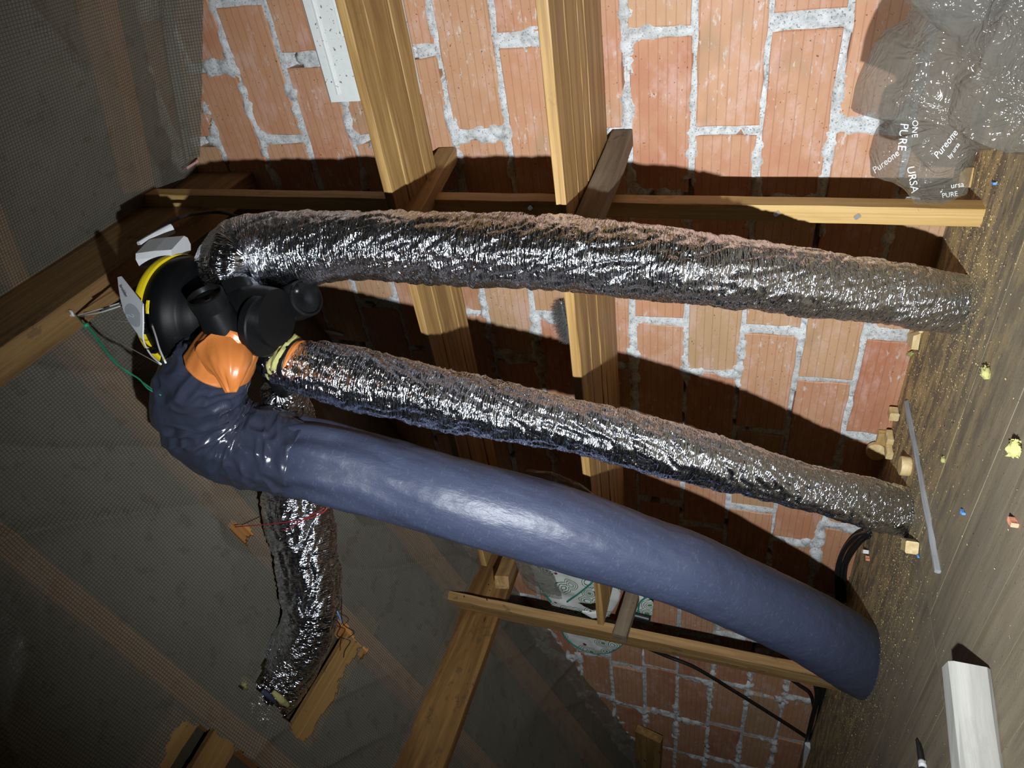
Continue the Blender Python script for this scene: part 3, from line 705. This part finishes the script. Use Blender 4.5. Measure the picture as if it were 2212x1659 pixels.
def tape_disp(s, th, Ln):
    c, q = np.cos(th), np.sin(th); a = 1 - np.abs(2 * vn(np.stack([s * 18 + c * 2, c * 2.5, q * 2.5], 1), 71) - 1)
    return .007 * (a - .5) + .006 * np.sin(th * 2 + 1) * (s / Ln)
tube('orange_tape', PT, 'tape', dC, .004, 72, tape_disp)['label'] = 'orange tape wrapped round the duct neck'
tube('orange_tape', path([(486, 765, -.80, 60), (496, 796, -.835, 36), (499, 848, -.865, 5)]), 'tape', dC, .004, 48, tape_disp)
PD = path([(600, 842, -.66, 36), (622, 895, -.61, 52), (638, 1000, -.585, 64), (643, 1100, -.655, 70), (660, 1180, -.715, 66), (672, 1270, -.775, 63), (670, 1345, -.83, 60), (632, 1420, -.885, 64), (592, 1482, -.935, 62), (565, 1525, -.97, 58)])
dD = thing('foil_duct', PD[0][:3], 'short silver foil duct going through the torn hole in the membrane', 'duct', 'silver foil ducts')
tube('foil_sleeve', PD, 'foil', dD, .0032, 112, foil_disp(1.5, 23))
def fluff(name, pts, r, m, parent=None, seed=0, amp=.5, step=.004, nseg=18):
    def f(s, th, Ln): return r * amp * (fbm(np.stack([s * 110, np.cos(th) * 3.5, np.sin(th) * 3.5], 1), 4, seed) - .42) * 2
    return tube(name, [list(p) + [r * k] for p, k in zip(pts, np.r_[.45, np.ones(len(pts) - 2), .45])], m, parent, step, nseg, f)
fluff('wool_tuft', [aY(526, 1464, -.99), aY(534, 1480, -.99), aY(546, 1492, -.985)], .017, 'wool', dD, 1)
fluff('wool_tuft', [aY(590, 1494, -1.0), aY(606, 1510, -1.0), aY(622, 1524, -.99)], .012, 'wool', dD, 2)
V_ = path([(565, 1492, -1.0, 6), (586, 1508, -1.0, 5), (596, 1520, -1.0, 2)]); tube('inner_liner', V_, 'sleeve', dD, .004, 12)
wire('tie_wire', [aY(723, 1335, -.86), aY(735, 1352, -.86), aY(728, 1372, -.86), aY(745, 1380, -.85), aY(757, 1385, -.85), aY(745, 1405, -.85), aY(742, 1420, -.85)], .0018, 'cable', dD)
wire('tie_wire', [aY(738, 1290, -.83), aY(740, 1345, -.85), aY(765, 1365, -.84), aY(752, 1378, -.85)], .0016, 'cable', dD)
wire('tie_wire', [aP(508, 1138, RL0, RLN), aY(560, 1134, -.735), aY(600, 1130, -.745), aY(660, 1122, -.745), aY(700, 1105, -.735), aY(712, 1085, -.71)], .0018, 'red', dD)
wire('tie_wire', [aY(602, 1146, -.745), aY(625, 1142, -.755), aY(650, 1125, -.75), aY(700, 1098, -.735)], .0016, 'red', dD)
wire('tie_wire', [aY(728, 1320, -.855), aY(735, 1336, -.86), aY(738, 1348, -.86)], .0018, 'blue', dD)

# collar of duct B: wool, tape, cable tie
q = path([(596, 768, -.715, 44), (606, 762, -.71, 52), (622, 755, -.705, 46)])
fl = lambda s, th, Ln: .012 * (fbm(np.stack([s * 60, np.cos(th) * 4, np.sin(th) * 4], 1), 3, 90) - .5) * 2
tube('wool_collar', path([(598, 762, -.70, 40), (610, 770, -.70, 54), (622, 776, -.70, 52)]), 'wool', dB, .003, 60, fl)
ot = tube('orange_tape', path([(614, 776, -.70, 50), (640, 786, -.70, 53)]), 'tape', dB, .003, 60, lambda s, th, Ln: .004 * (fbm(np.stack([s * 50, np.cos(th) * 4, np.sin(th) * 4], 1), 2, 91) - .5))
tube('cable_tie', path([(628, 783, -.70, 55.5), (638, 786, -.70, 55.5)]), 'blackgloss', ot, .003, 60)

# ================================================================== ventilation fan under the ridge
FC = aX(395, 672, -.70)
fan = thing('ventilation_fan', FC - [0, 0, .33], 'black round ventilation fan with a yellow seam hanging from the ridge beam', 'fan')
k_ = S
shell = lathe('lower_shell', FC, [(.148, -.008), (.151, -.03), (.149, -.052), (.140, -.068), (.118, -.084), (.112, -.088), (.108, -.098), (.092, -.112), (.082, -.128)], 'black', fan, 96)
lathe('upper_shell', FC, [(.149, .006), (.147, .016), (.13, .026), (.05, .030)], 'black', fan, 96)
ring = lathe('seam_ring', FC, [(.146, -.010), (.1555, -.010), (.1575, -.002), (.1575, .004), (.1555, .010), (.146, .010)], 'yellow', fan, 96)
# clip lug and yellow marker on the rim
def on_rim(px, py, r, z):           # point on the rim circle nearest to a pixel
    tgt = aZ(px, py, (FC[2] + z) / S - .115); v = tgt - FC; v[2] = 0; v /= np.linalg.norm(v); return FC + v * r + [0, 0, z], v
for (qx, qy, m_, sz) in ((340, 680, 'black', (.05, .030, .014)), (327, 705, 'black', (.016, .03, .012)), (338, 745, 'black', (.014, .03, .012))):
    p, v = on_rim(qx, qy, .156, -.012); tz = np.cross((0, 0, 1), v)
    timber('clip', p - tz * sz[0] / 2, p + tz * sz[0] / 2, sz[1], sz[2], (0, 0, 1), m_, ring, seg=3, ch=.003)
p, v = on_rim(336, 665, .1535, -.036); tz = np.cross((0, 0, 1), v)
timber('marker', p - tz * .017, p + tz * .017, .009, .004, (0, 0, 1), 'yellow', shell, seg=3, ch=.0015)
lathe('plenum', FC, [(.079, -.105), (.083, -.15), (.083, -.27), (.080, -.30), (.076, -.315)], 'blackgloss', fan, 72)
pl = FC + [0, 0, -.20]
# capped bottom port
pcap = aX(575, 705, -.70); 
plen = [o_ for o_ in fan.children if o_.name.startswith('plenum')][0]
lathe('port_cap', pcap, [(.078, .024), (.081, .022), (.081, .002), (.077, -.001), (.070, .001), (.012, .001), (.010, -.003), (.004, -.002), (.003, -.006)], 'blackgloss', plen, 72, (.03, .02, 1))
def port(name, a, b, ra, rb, m='blackgloss', lip=True, parent=fan):
    a = np.array(a); b = np.array(b); Ln = np.linalg.norm(b - a)
    prof = [(ra, 0), (rb, Ln * .62)] + ([(rb * 1.09, Ln * .64), (rb * 1.12, Ln * .98), (rb * 1.06, Ln), (rb * .98, Ln), (rb * .94, Ln - .012), (.01, Ln - .012), (.004, Ln - .016)] if lip else [(rb, Ln)])
    return lathe(name, a, prof, m, parent, 56, b - a)
a = aX(486, 712, -.685); b = aX(441, 636, -.60); port('side_port', a, b, pr(a, 44), pr(b, 36))
a = aX(585, 676, -.76); b = aX(664, 642, -.70); ep = port('elbow_port', a, b, pr(a, 30), pr(b, 37))
lathe('port_knob', aX(640, 627, -.668), [(.010, 0), (.010, .012), (.007, .014)], 'blackgloss', ep, 20, (.4, -.6, -.4))
a = aX(545, 750, -.80); b = aX(624, 842, -.86); port('lower_port', a, b, pr(a, 34), pr(b, 23))
a = aX(548, 735, -.79); b = aX(606, 778, -.80); port('rear_port', a, b, pr(a, 38), pr(b, 38), lip=False)
a = aX(535, 690, -.70); b = aX(500, 625, -.655); port('upper_port', a, b, pr(a, 46), pr(b, 46), lip=False)
a = aX(515, 700, -.70); b = aX(482, 756, -.725); port('wrapped_port', a, b, pr(a, 46), pr(b, 50), lip=False)
# information card on the fan
def aD(x, y, d): return U(*(CAM + d * ray(x, y)))
CD = depth(FC) / S - .155
def cardp(x, y, bulge=0): return aD(x, y, CD + (309 - x) * .0009 - bulge)
card = thing('info_card', cardp(290, 690), 'white card with a grey emblem leaning on the fan rim', 'card')
card_face = prism('card', [cardp(*p) for p in ((255, 599), (262, 597), (309, 656), (309, 735), (300, 724), (283, 700), (268, 672), (261, 645), (257, 620))], .003, 'white', card)
pl_n = np.array([-1., 0, 0])
em = []
for t in np.linspace(0, 2 * math.pi, 26, endpoint=False):
    x = 288 + 18 * math.cos(t) - 4 * math.sin(t); y = 681 + 20 * math.sin(t) + 16 * math.cos(t); em.append(cardp(min(x, 304), y, .002))
prism('emblem', em, .0008, 'greyink', card_face)
def decal(body, size_px, ex, ey, ox, oy, X, m, parent, name='print', off=0.):
    TV, TF = text_mesh(body, 1.)
    V = [cardp(ox + (v[0] * ex[0] + v[1] * ey[0]) * size_px, oy + (v[0] * ex[1] + v[1] * ey[1]) * size_px, X) for v in TV]
    return mesh_obj(name, V, TF, m, parent)
decal('S', 26, (.55, .75), (-.9, .1), 282, 682, .003, 'white', card_face)
decal('brolder', 10, (.45, .85), (.85, -.35), 267, 629, .006, 'ink', card_face)
wire('trim_edge', [cardp(309, 656), cardp(309.5, 700), cardp(310, 735), cardp(325, 765), cardp(348, 787)], .0022, 'white', card)
# hook and cords
hk = aZ(152, 681, 1.722); hook = thing('hook', hk, 'white screw hook under the ridge beam holding the cords', 'hook')
wire('shank', [hk + [0, 0, .004], hk + [0, 0, -.012], hk + [.006, -.006, -.02], hk + [.014, -.002, -.016], hk + [.015, .002, -.006]], .004, 'white', hook, .004, 10)
h2 = aX(166, 682, hk[0] / S)
def cord(name, pts, r, m, label): return tag(wire(name, pts, r, m), label, 'cord', 'cords tied to the hook')
cord('cord', [h2, aX(215, 668, -.68), aX(264, 653, -.658)], .0022, 'cord', 'upper strand of white cord between the hook and the card')
cord('cord', [h2 + [0, 0, -.006], aX(215, 675, -.68), aX(266, 659, -.658)], .0022, 'cord', 'lower strand of white cord between the hook and the card')
cord('string', [h2, aX(240, 692, -.665), aX(312, 697, -.635)], .0011, 'greycord', 'thin grey string from the hook across the card to the fan rim')
cord('string', [aX(195, 700, -.69), aX(270, 745, -.66), aX(347, 788, -.645)], .0011, 'greycord', 'thin grey string from the green knot down to the lower fan rim')
gc = thing('green_cord', h2, 'green cord hanging from the hook over the membrane', 'cord', 'cords tied to the hook')
wire('strand', [h2, aX(178, 697, -.70), aX(186, 703, -.705), aX(205, 722, -.72), aX(235, 765, -.74), aX(270, 800, -.76), aX(300, 818, -.77), aX(320, 840, -.78), aX(346, 852, -.79)], .0022, 'green', gc)
wire('strand', [aX(186, 703, -.705), aX(210, 735, -.72), aX(245, 780, -.745), aX(285, 808, -.765), aX(325, 838, -.782), aX(348, 854, -.79)], .0018, 'green', gc)
lathe('knot', aX(186, 703, -.705), [(.003, -.008), (.007, -.004), (.0075, .003), (.003, .008)], 'green', gc, 12)
cc = cord('cord', [aX(328, 701, -.622), aX(336, 725, -.622), aX(345, 755, -.625), aX(358, 784, -.632)], .0022, 'cord', 'short white cord lying along the fan rim')
# white control box behind the fan with its cable
cb = aX(350, 545, -.60); box = thing('control_box', cb, 'white control box hanging behind the fan below the ridge beam', 'box')
timber('housing', aX(316, 548, -.592), aX(392, 540, -.592), .105, .045, (0, .6, .8), 'white', box, seg=4, ch=.012)
timber('lid', aX(303, 533, -.583), aX(372, 494, -.583), .016, .03, (0, .6, .8), 'white', box, seg=4, ch=.005)
o = wire('cable_and_shadow', [aX(312, 545, -.63), aX(318, 520, -.62), aX(350, 490, -.62), aX(400, 466, -.63), aX(470, 458, -.655), aX(520, 470, -.66)], .006, 'cable')
tag(o, 'thick black cable arching from the control box to the wall', 'cable')
o = wire('cable_and_shadow', [aX(300, 618, -.66), aX(330, 600, -.65), aX(350, 572, -.64), aX(345, 555, -.64)], .007, 'cable'); tag(o, 'black cable dropping from the control box behind the card', 'cable')
o = wire('cable_and_shadow', [aX(215, 672, -.67), aX(262, 648, -.668), aX(300, 620, -.66)], .0022, 'cable'); tag(o, 'thin black strand added as the shadow of the white cord on the ridge beam', 'cable')  # dark strand modelled in place of the white cord's cast shadow
#%%SMALL
# ================================================================== clear bag at the right end of the wall
bY = -.33
bo = [(1838, 230), (1848, 186), (1868, 135), (1895, 81), (1919, 57), (1952, 37), (1975, -10), (2060, -90), (2220, -130), (2340, -60), (2350, 180), (2290, 318), (2212, 318), (2168, 300), (2108, 318), (2098, 354), (2087, 408), (2050, 426), (2027, 434), (1973, 430), (1949, 395), (1922, 378), (1884, 366), (1876, 324), (1888, 284), (1916, 282), (1912, 256), (1871, 240)]
def bagY(x, y): return bY - .05 * max(0, min(1, (x - 1980) / 230)) - .07 * max(0, min(1, (x - 2120) / 120)) + .04 * max(0, min(1, (y - 300) / 130))
bag = thing('plastic_bag', base(aY(2060, 300, bY)), 'large crumpled clear plastic bag with white print beside the bricks', 'bag')
film = pillow('film', [aY(x, y, bagY(x, y)) for x, y in bo], aY(2030, 225, bagY(2030, 225)), .10, 'clear', bag, 34, 220, .016, 11., 5, floor=.004)
film2 = pillow('film_fold', [aY(x, y, -.40) for x, y in ((1950, -10), (2000, -70), (2150, -110), (2300, -60), (2310, 120), (2220, 180), (2120, 150), (2020, 60))], aY(2140, 20, -.40), .05, 'clear2', bag, 20, 140, .014, 13., 15, floor=.01)
def bag_print(body, cx, cy, size, ang, shear=0.):
    bmv = bmesh.new(); bmv.from_mesh(film.data); bt = BVHTree.FromBMesh(bmv); off = world_loc(film)
    TV, TF = text_mesh(body, 1., shear)
    bb = bmesh.new(); vs_ = [bb.verts.new(v) for v in TV]
    for f in TF: bb.faces.new([vs_[i] for i in f])
    bmesh.ops.subdivide_edges(bb, edges=[e for e in bb.edges if e.calc_length() > .18], cuts=2); bmesh.ops.triangulate(bb, faces=bb.faces); bb.verts.index_update()
    TV = np.array([v.co[:] for v in bb.verts]); TF = [[v.index for v in f.verts] for f in bb.faces]; bb.free()
    ca, sa = math.cos(math.radians(ang)), math.sin(math.radians(ang)); V = []
    for v in TV:
        x = cx + size * (v[0] * ca + v[1] * sa); y = cy + size * (v[0] * sa - v[1] * ca); p = aY(x, y, -.55); tgt = aY(x, y, -.15); dd = Vector(tgt - p).normalized()
        h = bt.ray_cast(Vector(p - off), dd)
        V.append((np.array(h[0]) + off - np.array(dd) * .0022) if h[0] is not None else aY(x, y, -.45))
    bmv.free(); mesh_obj('print', V, TF, 'whiteink', film)
bag_print('PURE', 1950, 296, 26, 96); bag_print('ONE', 1976, 278, 18, 92); bag_print('Pureone', 2043, 312, 21, -52, .2); bag_print('by ursa', 2060, 326, 13, -56, .2)
bag_print('Pureone', 1913, 350, 20, -38, .2); bag_print('URSA', 1971, 388, 24, 80); bag_print('ursa', 2068, 400, 17, -8); bag_print('PURE', 2052, 421, 15, -8)

# clear bag and film behind the grey-blue duct, patterned cover
o = pillow('plastic_bag', [aY(x, y, -.52) for x, y in ((1112, 1030), (1135, 1012), (1180, 1018), (1260, 1050), (1290, 1075), (1280, 1110), (1200, 1110), (1130, 1080))], aY(1200, 1060, -.52), .05, 'clear2', None, 16, 90, .008, 16., 25)
tag(o, 'small clear plastic bag lying on the boards above the grey-blue duct', 'bag')
o = pillow('plastic_bag', [aY(x, y, -.2) for x, y in ((1112, 1205), (1128, 1245), (1140, 1265), (1165, 1280), (1215, 1290), (1200, 1250), (1160, 1200))], aY(1155, 1240, -.2), .04, 'clear2', None, 14, 80, .006, 16., 35)
tag(o, 'clear plastic sack between the purlin and the patterned cover', 'bag')
cv = thing('patterned_cover', aY(1280, 1400, -.10), 'white cloth cover with green swirls, maroon dots and teal piping', 'cloth cover')
def cloth(outline, centre, Y, seed, th=.012, amp=.008): return pillow('fabric', [aY(x, y, Y) for x, y in outline], aY(*centre, Y), th, 'fabric', cv, 18, 120, amp, 13., seed)
cloth([(1145, 1215), (1160, 1262), (1188, 1298), (1200, 1318), (1222, 1330), (1262, 1335), (1312, 1336), (1335, 1300), (1345, 1262), (1300, 1235), (1220, 1205)], (1255, 1275), -.115, 41, .02)
cloth([(1208, 1340), (1216, 1368), (1232, 1388), (1262, 1404), (1292, 1411), (1322, 1406), (1340, 1396), (1352, 1384), (1345, 1340), (1280, 1325)], (1285, 1370), -.09, 42)
cloth([(1352, 1275), (1350, 1330), (1380, 1330), (1410, 1326), (1412, 1296), (1392, 1282), (1365, 1268)], (1375, 1303), -.14, 43)
cloth([(1250, 1318), (1268, 1322), (1300, 1316), (1312, 1322), (1310, 1332), (1280, 1334), (1268, 1328)], (1288, 1325), -.335, 44, .006, .003)
for pts, Y in (([(1160, 1258), (1172, 1278), (1190, 1300)], -.138), ([(1225, 1300), (1250, 1282), (1280, 1258)], -.14), ([(1208, 1342), (1216, 1368), (1232, 1388), (1262, 1404), (1292, 1411), (1322, 1407), (1352, 1386)], -.10), ([(1378, 1326), (1382, 1302), (1396, 1290)], -.155)):
    tube('piping', [list(aY(x, y, Y)) + [.0045] for x, y in pts], 'teal', cv, .008, 8)
o = tube('black_tube', [list(aY(1345, 1322, -.16)) + [.022], list(aY(1405, 1338, -.16)) + [.022]], 'cable', None, .01, 20); tag(o, 'black plastic tube below the patterned cover', 'tube')
# boards seen through the torn membrane
o = timber('roof_plank', aP(398, 1545, (-2.825, 0, 1.069), RLN), aP(300, 1690, (-2.825, 0, 1.069), RLN), .115, .03, (1, 0, .4), 'deckwood', seg=8, seed=1); tag(o, 'first worn board showing through the torn membrane at the bottom edge', 'board', 'boards behind the tear')
o = timber('roof_plank', aP(486, 1590, (-2.825, 0, 1.069), RLN), aP(420, 1700, (-2.825, 0, 1.069), RLN), .115, .03, (1, 0, .4), 'deckwood', seg=8, seed=2); tag(o, 'second worn board showing through the torn membrane, nearer the purlin', 'board', 'boards behind the tear')
o = timber('roof_plank', aP(798, 1330, (-2.825, 0, 1.080), RLN), aP(640, 1600, (-2.825, 0, 1.080), RLN), .125, .03, (1, 0, .4), 'deckwood', seg=8, seed=3); tag(o, 'orange board showing in the hole beside the short silver duct', 'board', 'boards behind the tear')
o = timber('wall_plate', aY(1402, 1585, -.05), aY(1398, 1720, -.05), .17, .05, (0, .2, 1), 'deckwood', seg=6, seed=9); tag(o, 'short brown timber end against the bricks at the bottom edge', 'timber')
o = prism('tape_strip', [aY(393, 366, -.05), aY(412, 355, -.05), aY(427, 346, -.05), aY(429, 350, -.05), aY(414, 360, -.05), aY(396, 371, -.05)], .002, 'pink'); tag(o, 'pink strip stuck at the top of the bricks under the membrane', 'tape')
o = prism('tape_strip', [aY(700, 712, -.01), aY(722, 716, -.01), aY(742, 722, -.01), aY(742, 726, -.01), aY(705, 718, -.01)], .002, 'white'); tag(o, 'thin white strip on the shaded bricks above the middle duct', 'tape')

# grey bristle brush hanging behind the boards
br = thing('bristle_brush', aY(1222, 690, -.02), 'grey bristle brush head on the bricks beside the lower boards', 'brush')
c0 = aY(1212, 652, -.05); c1 = aY(1232, 738, -.05); wire('core', [c0, (c0 + c1) / 2, c1], .006, 'steel', br)
V = []; Fc = []; r = np.random.default_rng(9); ax = (c1 - c0) / np.linalg.norm(c1 - c0)
for n_ in range(1500):
    t = r.random(); p = c0 + (c1 - c0) * t; v = r.normal(0, 1, 3); v -= ax * (v @ ax); v /= np.linalg.norm(v); v = v + r.normal(0, .12, 3)
    ln = .052 * (.75 + .3 * r.random()) * (1 - .5 * abs(2 * t - 1) ** 3); e = p + v * ln; w_ = np.cross(v, ax); w_ = w_ / np.linalg.norm(w_) * .0006
    e[1] = min(e[1], -.012); k = len(V); V += [p + w_, p - w_, e - w_ * .6, e + w_ * .6, p + ax * .0006, e + ax * .0004]; Fc += [(k, k + 1, k + 2, k + 3), (k + 4, k, k + 3, k + 5)]
mesh_obj('bristles', V, Fc, 'bristle', br)['kind'] = 'stuff'

# ================================================================== cables by the far wall
def cable(pts, r, m, lab, Y=None, grp='cables on the wall'): return tag(wire('cable', pts, r, m), lab, 'cable', grp)
cable([aY(1392, 1398, -.05), aY(1440, 1418, -.04), aY(1500, 1442, -.04), aY(1580, 1490, -.04), aY(1660, 1540, -.04), aY(1740, 1592, -.05), aY(1775, 1620, -.07), aY(1790, 1640, -.09), aY(1788, 1690, -.09)], .008, 'cable', 'long thin black cable slanting down across the far bricks')
cable([aY(1690, 1455, -.03), aY(1725, 1480, -.04), aY(1750, 1500, -.05), aY(1760, 1540, -.07)], .008, 'cable', 'short black cable end poking from the far bricks below the stud')
labs = ['left strand of the black cable bundle beside the white adapter', 'thick middle strand of the black cable bundle beside the white adapter', 'right strand of the black cable bundle beside the white adapter', 'twisted strand of the black cable bundle beside the white adapter', 'looping strand of the black cable bundle beside the white adapter']
for n_, (x0, x1, x2, r_) in enumerate(((1762, 1752, 1742, .012), (1775, 1768, 1752, .016), (1785, 1778, 1770, .012), (1768, 1776, 1746, .010), (1790, 1785, 1795, .008))):
    cable([aY(x0, 1478, -.10), aY(x0 + 2, 1510, -.10), aY(x1, 1560, -.09), aY(x2, 1610, -.09), aY(x2 - 6, 1680, -.09)], r_, 'cable', labs[n_], grp='black cable bundle')
cable([aY(1786, 1502, -.12), aY(1793, 1515, -.12), aY(1794, 1545, -.12), aY(1788, 1560, -.12), aY(1780, 1568, -.11), aY(1770, 1585, -.11), aY(1762, 1618, -.11)], .008, 'white', 'white cable looping beside the black cable bundle')
o = timber('adapter', aY(1756, 1612, -.11), aY(1746, 1690, -.11), .075, .05, (.8, .2, .3), 'white', seg=4, ch=.006); tag(o, 'white plug adapter hanging among the black cables', 'adapter')
for n_, (dx, dy) in enumerate(((0, 0), (7, 6), (14, 10), (-5, 2))):
    cable([aY(1880 + dx * .6, 1148 + dy, -.12), aY(1850 + dx, 1158 + dy, -.08), aY(1822 + dx, 1195 + dy, -.06), aY(1811 + dx, 1240, -.06), aY(1812 + dx, 1300, -.06)], .006 + .001 * (n_ % 2), 'cable', ['outer', 'second', 'third', 'innermost'][n_] + ' black cable of the bend under the middle duct foot', grp='cable bend at the middle duct')

# ================================================================== things lying on the floor
def fp(x, y, h=0.): p = aZ(x, y, -.115 + h / S); return p
# long white post
a = fp(2085, 1437, .048); b = a + np.array([.16, -.95, 0.]);
e0 = fp(2040, 1460, .0)
pc = fp(2078, 1442, .045); dirp = fp(2098, 1659, .045) - pc; dirp[2] = 0; dirp /= np.linalg.norm(dirp)
pc[2] = .0385
o = timber('whitewashed_post', pc, pc + dirp * 1.2, .060, .074, (1, .2, 0), 'whitewood', seg=12, ch=.008, jit=.0015, seed=2); tag(o, 'pale whitewashed square post lying on the floor at the lower right', 'post')
# grey stick
a = fp(1958, 868, .007); b = fp(2026, 1235, .007); o = timber('weathered_stick', a, b, .015, .013, (0, .2, 1), 'grey_wood', seg=14, ch=.003, jit=.001, seed=5, cut0=.9); tag(o, 'long grey weathered stick lying near the middle duct foot', 'stick')
def block(pa, pb, w, h, m, lab, seed=0, wd=(0, 0, 1)): o = timber('wood_offcut', pa, pb, w, h, wd, m, seg=3, ch=.003, jit=.0006, seed=seed); return tag(o, lab, 'offcut', 'wood offcuts')
c = fp(1930, 895, .016); block(c + [-.0, .02, 0], c + [.004, -.02, 0], .030, .032, 'fresh', 'small square wood offcut at the foot of the bricks, farthest right', 1)
c = fp(1920, 972, .012); block(c + [0, .02, 0], c + [0, -.03, 0], .022, .034, 'fresh', 'lower block of the offcut stack at the foot of the bricks', 2)
c = fp(1921, 944, .012); block(c + [0, .02, .0], c + [0, -.03, .0], .022, .034, 'fresh', 'upper block of the offcut stack at the foot of the bricks', 3)
c = fp(1907, 958, .020); block(c + [0, .026, 0], c + [0, .006, 0], .040, .085, 'stud', 'flat brown board behind the offcut stack', 6)
c = fp(1893, 975, .034); o = lathe('wood_disc', c + [0, .01, 0], [(.033, 0), (.033, .022), (.030, .025)], 'fresh', None, 40, (.25, -1, .1)); tag(o, 'round wooden disc leaning on the offcut stack', 'offcut', 'wood offcuts')
c = fp(1966, 1008, .0); o = lathe('wood_plug', c, [(.029, 0), (.031, .003), (.031, .026), (.029, .029)], 'fresh', None, 40); tag(o, 'pale round wooden plug lying beside the grey stick', 'offcut', 'wood offcuts')
c = fp(1966, 1180, .018); block(c + [-.022, .024, 0], c + [.016, -.018, 0], .034, .036, 'fresh', 'wood offcut cube below the middle duct foot', 4)
o = prism('wood_wedge', [fp(1952, 706, 0), fp(1985, 756, 0), fp(1992, 716, 0), fp(1975, 712, 0)], .02, 'fresh'); tag(o, 'orange wooden wedge behind the upper duct foot', 'offcut', 'wood offcuts'); o.location.z += .012
o = tube('pipe_ring', [list(fp(1950, 706, .03)) + [.006], list(fp(1965, 722, .02)) + [.006], list(fp(1990, 716, .03)) + [.006]], 'fresh', None, .006, 10); tag(o, 'pale curved rim beside the upper duct foot', 'rim')
o = prism('board_end', [fp(2090, 365, .0), fp(2106, 362, .0), fp(2098, 405, .0), fp(2086, 402, .0)], .03, 'stud'); o.location.z += .016; tag(o, 'small orange board end behind the clear bag', 'offcut', 'wood offcuts')
def tuft(x, y, r_, lab, seed, dx=8, dy=14): 
    o = fluff('wool_tuft', [fp(x - dx, y - dy, r_ * .8), fp(x, y, r_), fp(x + dx * .4, y + dy, r_ * .7)], r_, 'wool', None, seed, 1.35, .0016, 34); tag(o, lab, 'tuft', 'wool tufts on the floor')
tuft(2130, 805, .0075, 'yellow wool tuft on the floor between the upper and middle duct feet', 11, 2, 14)
tuft(2192, 968, .0095, 'pale yellow wool tuft at the right edge of the floor', 12, -3, 18); tuft(2038, 993, .0045, 'tiny yellow wool tuft on the floor right of the grey stick', 13, 1, 6); tuft(1966, 764, .006, 'small yellow wool tuft at the foot of the bricks', 14, -6, 3)
def crumb(x, y, w, m, lab, ln=2.2, ang=.3): 
    p = fp(x, y, w * .5); d = np.array([math.sin(ang), -math.cos(ang), 0]) * w * ln * .5; o = timber('scrap', p - d, p + d, w, w * .7, (0, 0, 1), m, seg=2, ch=.001, jit=.0008, seed=int(x)); tag(o, lab, 'scrap', 'scraps on the floor')
crumb(2080, 1106, .008, 'blue', 'blue plastic scrap on the floor below the middle duct'); crumb(2188, 1128, .013, 'salmon', 'orange brick crumb on the floor at the right edge', 1.8)
crumb(2147, 396, .008, 'blue', 'dark blue scrap on the floor beside the clear bag'); crumb(1983, 1201, .006, 'blue', 'tiny blue scrap beside the offcut cube'); crumb(1869, 1192, .02, 'white', 'white mortar crumb below the cable bend', 1.6, .9); crumb(1874, 1206, .014, 'salmon', 'small salmon mortar crumb below the cable bend', 1.4)
o = tube('marker_pen', [list(fp(1980, 1598, .006)) + [.003], list(fp(1987, 1622, .008)) + [.007], list(fp(1996, 1690, .008)) + [.008]], 'cable', None, .008, 14); tag(o, 'black pen lying on the floor beside the whitewashed post', 'pen')
o2 = tube('band', [list(fp(1991, 1645, .008)) + [.0092], list(fp(1993.5, 1656, .008)) + [.0092]], 'white', o, .004, 14)
# sawdust flakes
r = np.random.default_rng(77); V = []; Fc = []
def flake(p, sz):
    k = len(V); a = r.normal(0, 1, (4, 3)); a = a / np.linalg.norm(a, axis=1)[:, None] * sz * (.6 + .6 * r.random((4, 1))); a[:, 2] = np.abs(a[:, 2]) * .6
    for q in a: V.append(p + q)
    Fc.extend([(k, k + 1, k + 2), (k, k + 2, k + 3), (k, k + 3, k + 1), (k + 1, k + 3, k + 2)])
cl = [(fp(2100, 640)[:2], .10, 900), (fp(2080, 720)[:2], .10, 600), (fp(1960, 1150)[:2], .12, 900), (fp(1930, 1280)[:2], .16, 900), (fp(1875, 1420)[:2], .14, 900), (fp(2110, 440)[:2], .10, 800), (fp(1960, 920)[:2], .09, 600), (fp(1985, 800)[:2], .10, 400), (fp(1840, 1540)[:2], .18, 600)]
for c, sg, n_ in cl:
    for _ in range(n_):
        p = np.array([c[0] + r.normal(0, sg * 1.5), min(c[1] + r.normal(0, sg), -.02), .001]); flake(p, .0018 + .0034 * r.random() ** 2)
for _ in range(3500):
    x = r.uniform(-3.6, .2); y = -.02 - abs(r.normal(0, .55)); flake(np.array([x, y, .001]), .0012 + .0032 * r.random() ** 3)
o = mesh_obj('sawdust', V, np.array(Fc), 'sawdust'); tag(o, 'scattered sawdust and wood crumbs over the floor near the wall', 'sawdust'); o['kind'] = 'stuff'
V = []; Fc = []
for _ in range(5200):
    x = r.uniform(-3.9, .2); y = -.015 - abs(r.normal(0, .30)) - .25 * (r.random() < .25); flake(np.array([x, y, .001]), .0012 + .003 * r.random() ** 3)
o = mesh_obj('grit', V, np.array(Fc), 'ink'); tag(o, 'dark grit strewn over the floor along the foot of the bricks', 'grit'); o['kind'] = 'stuff'
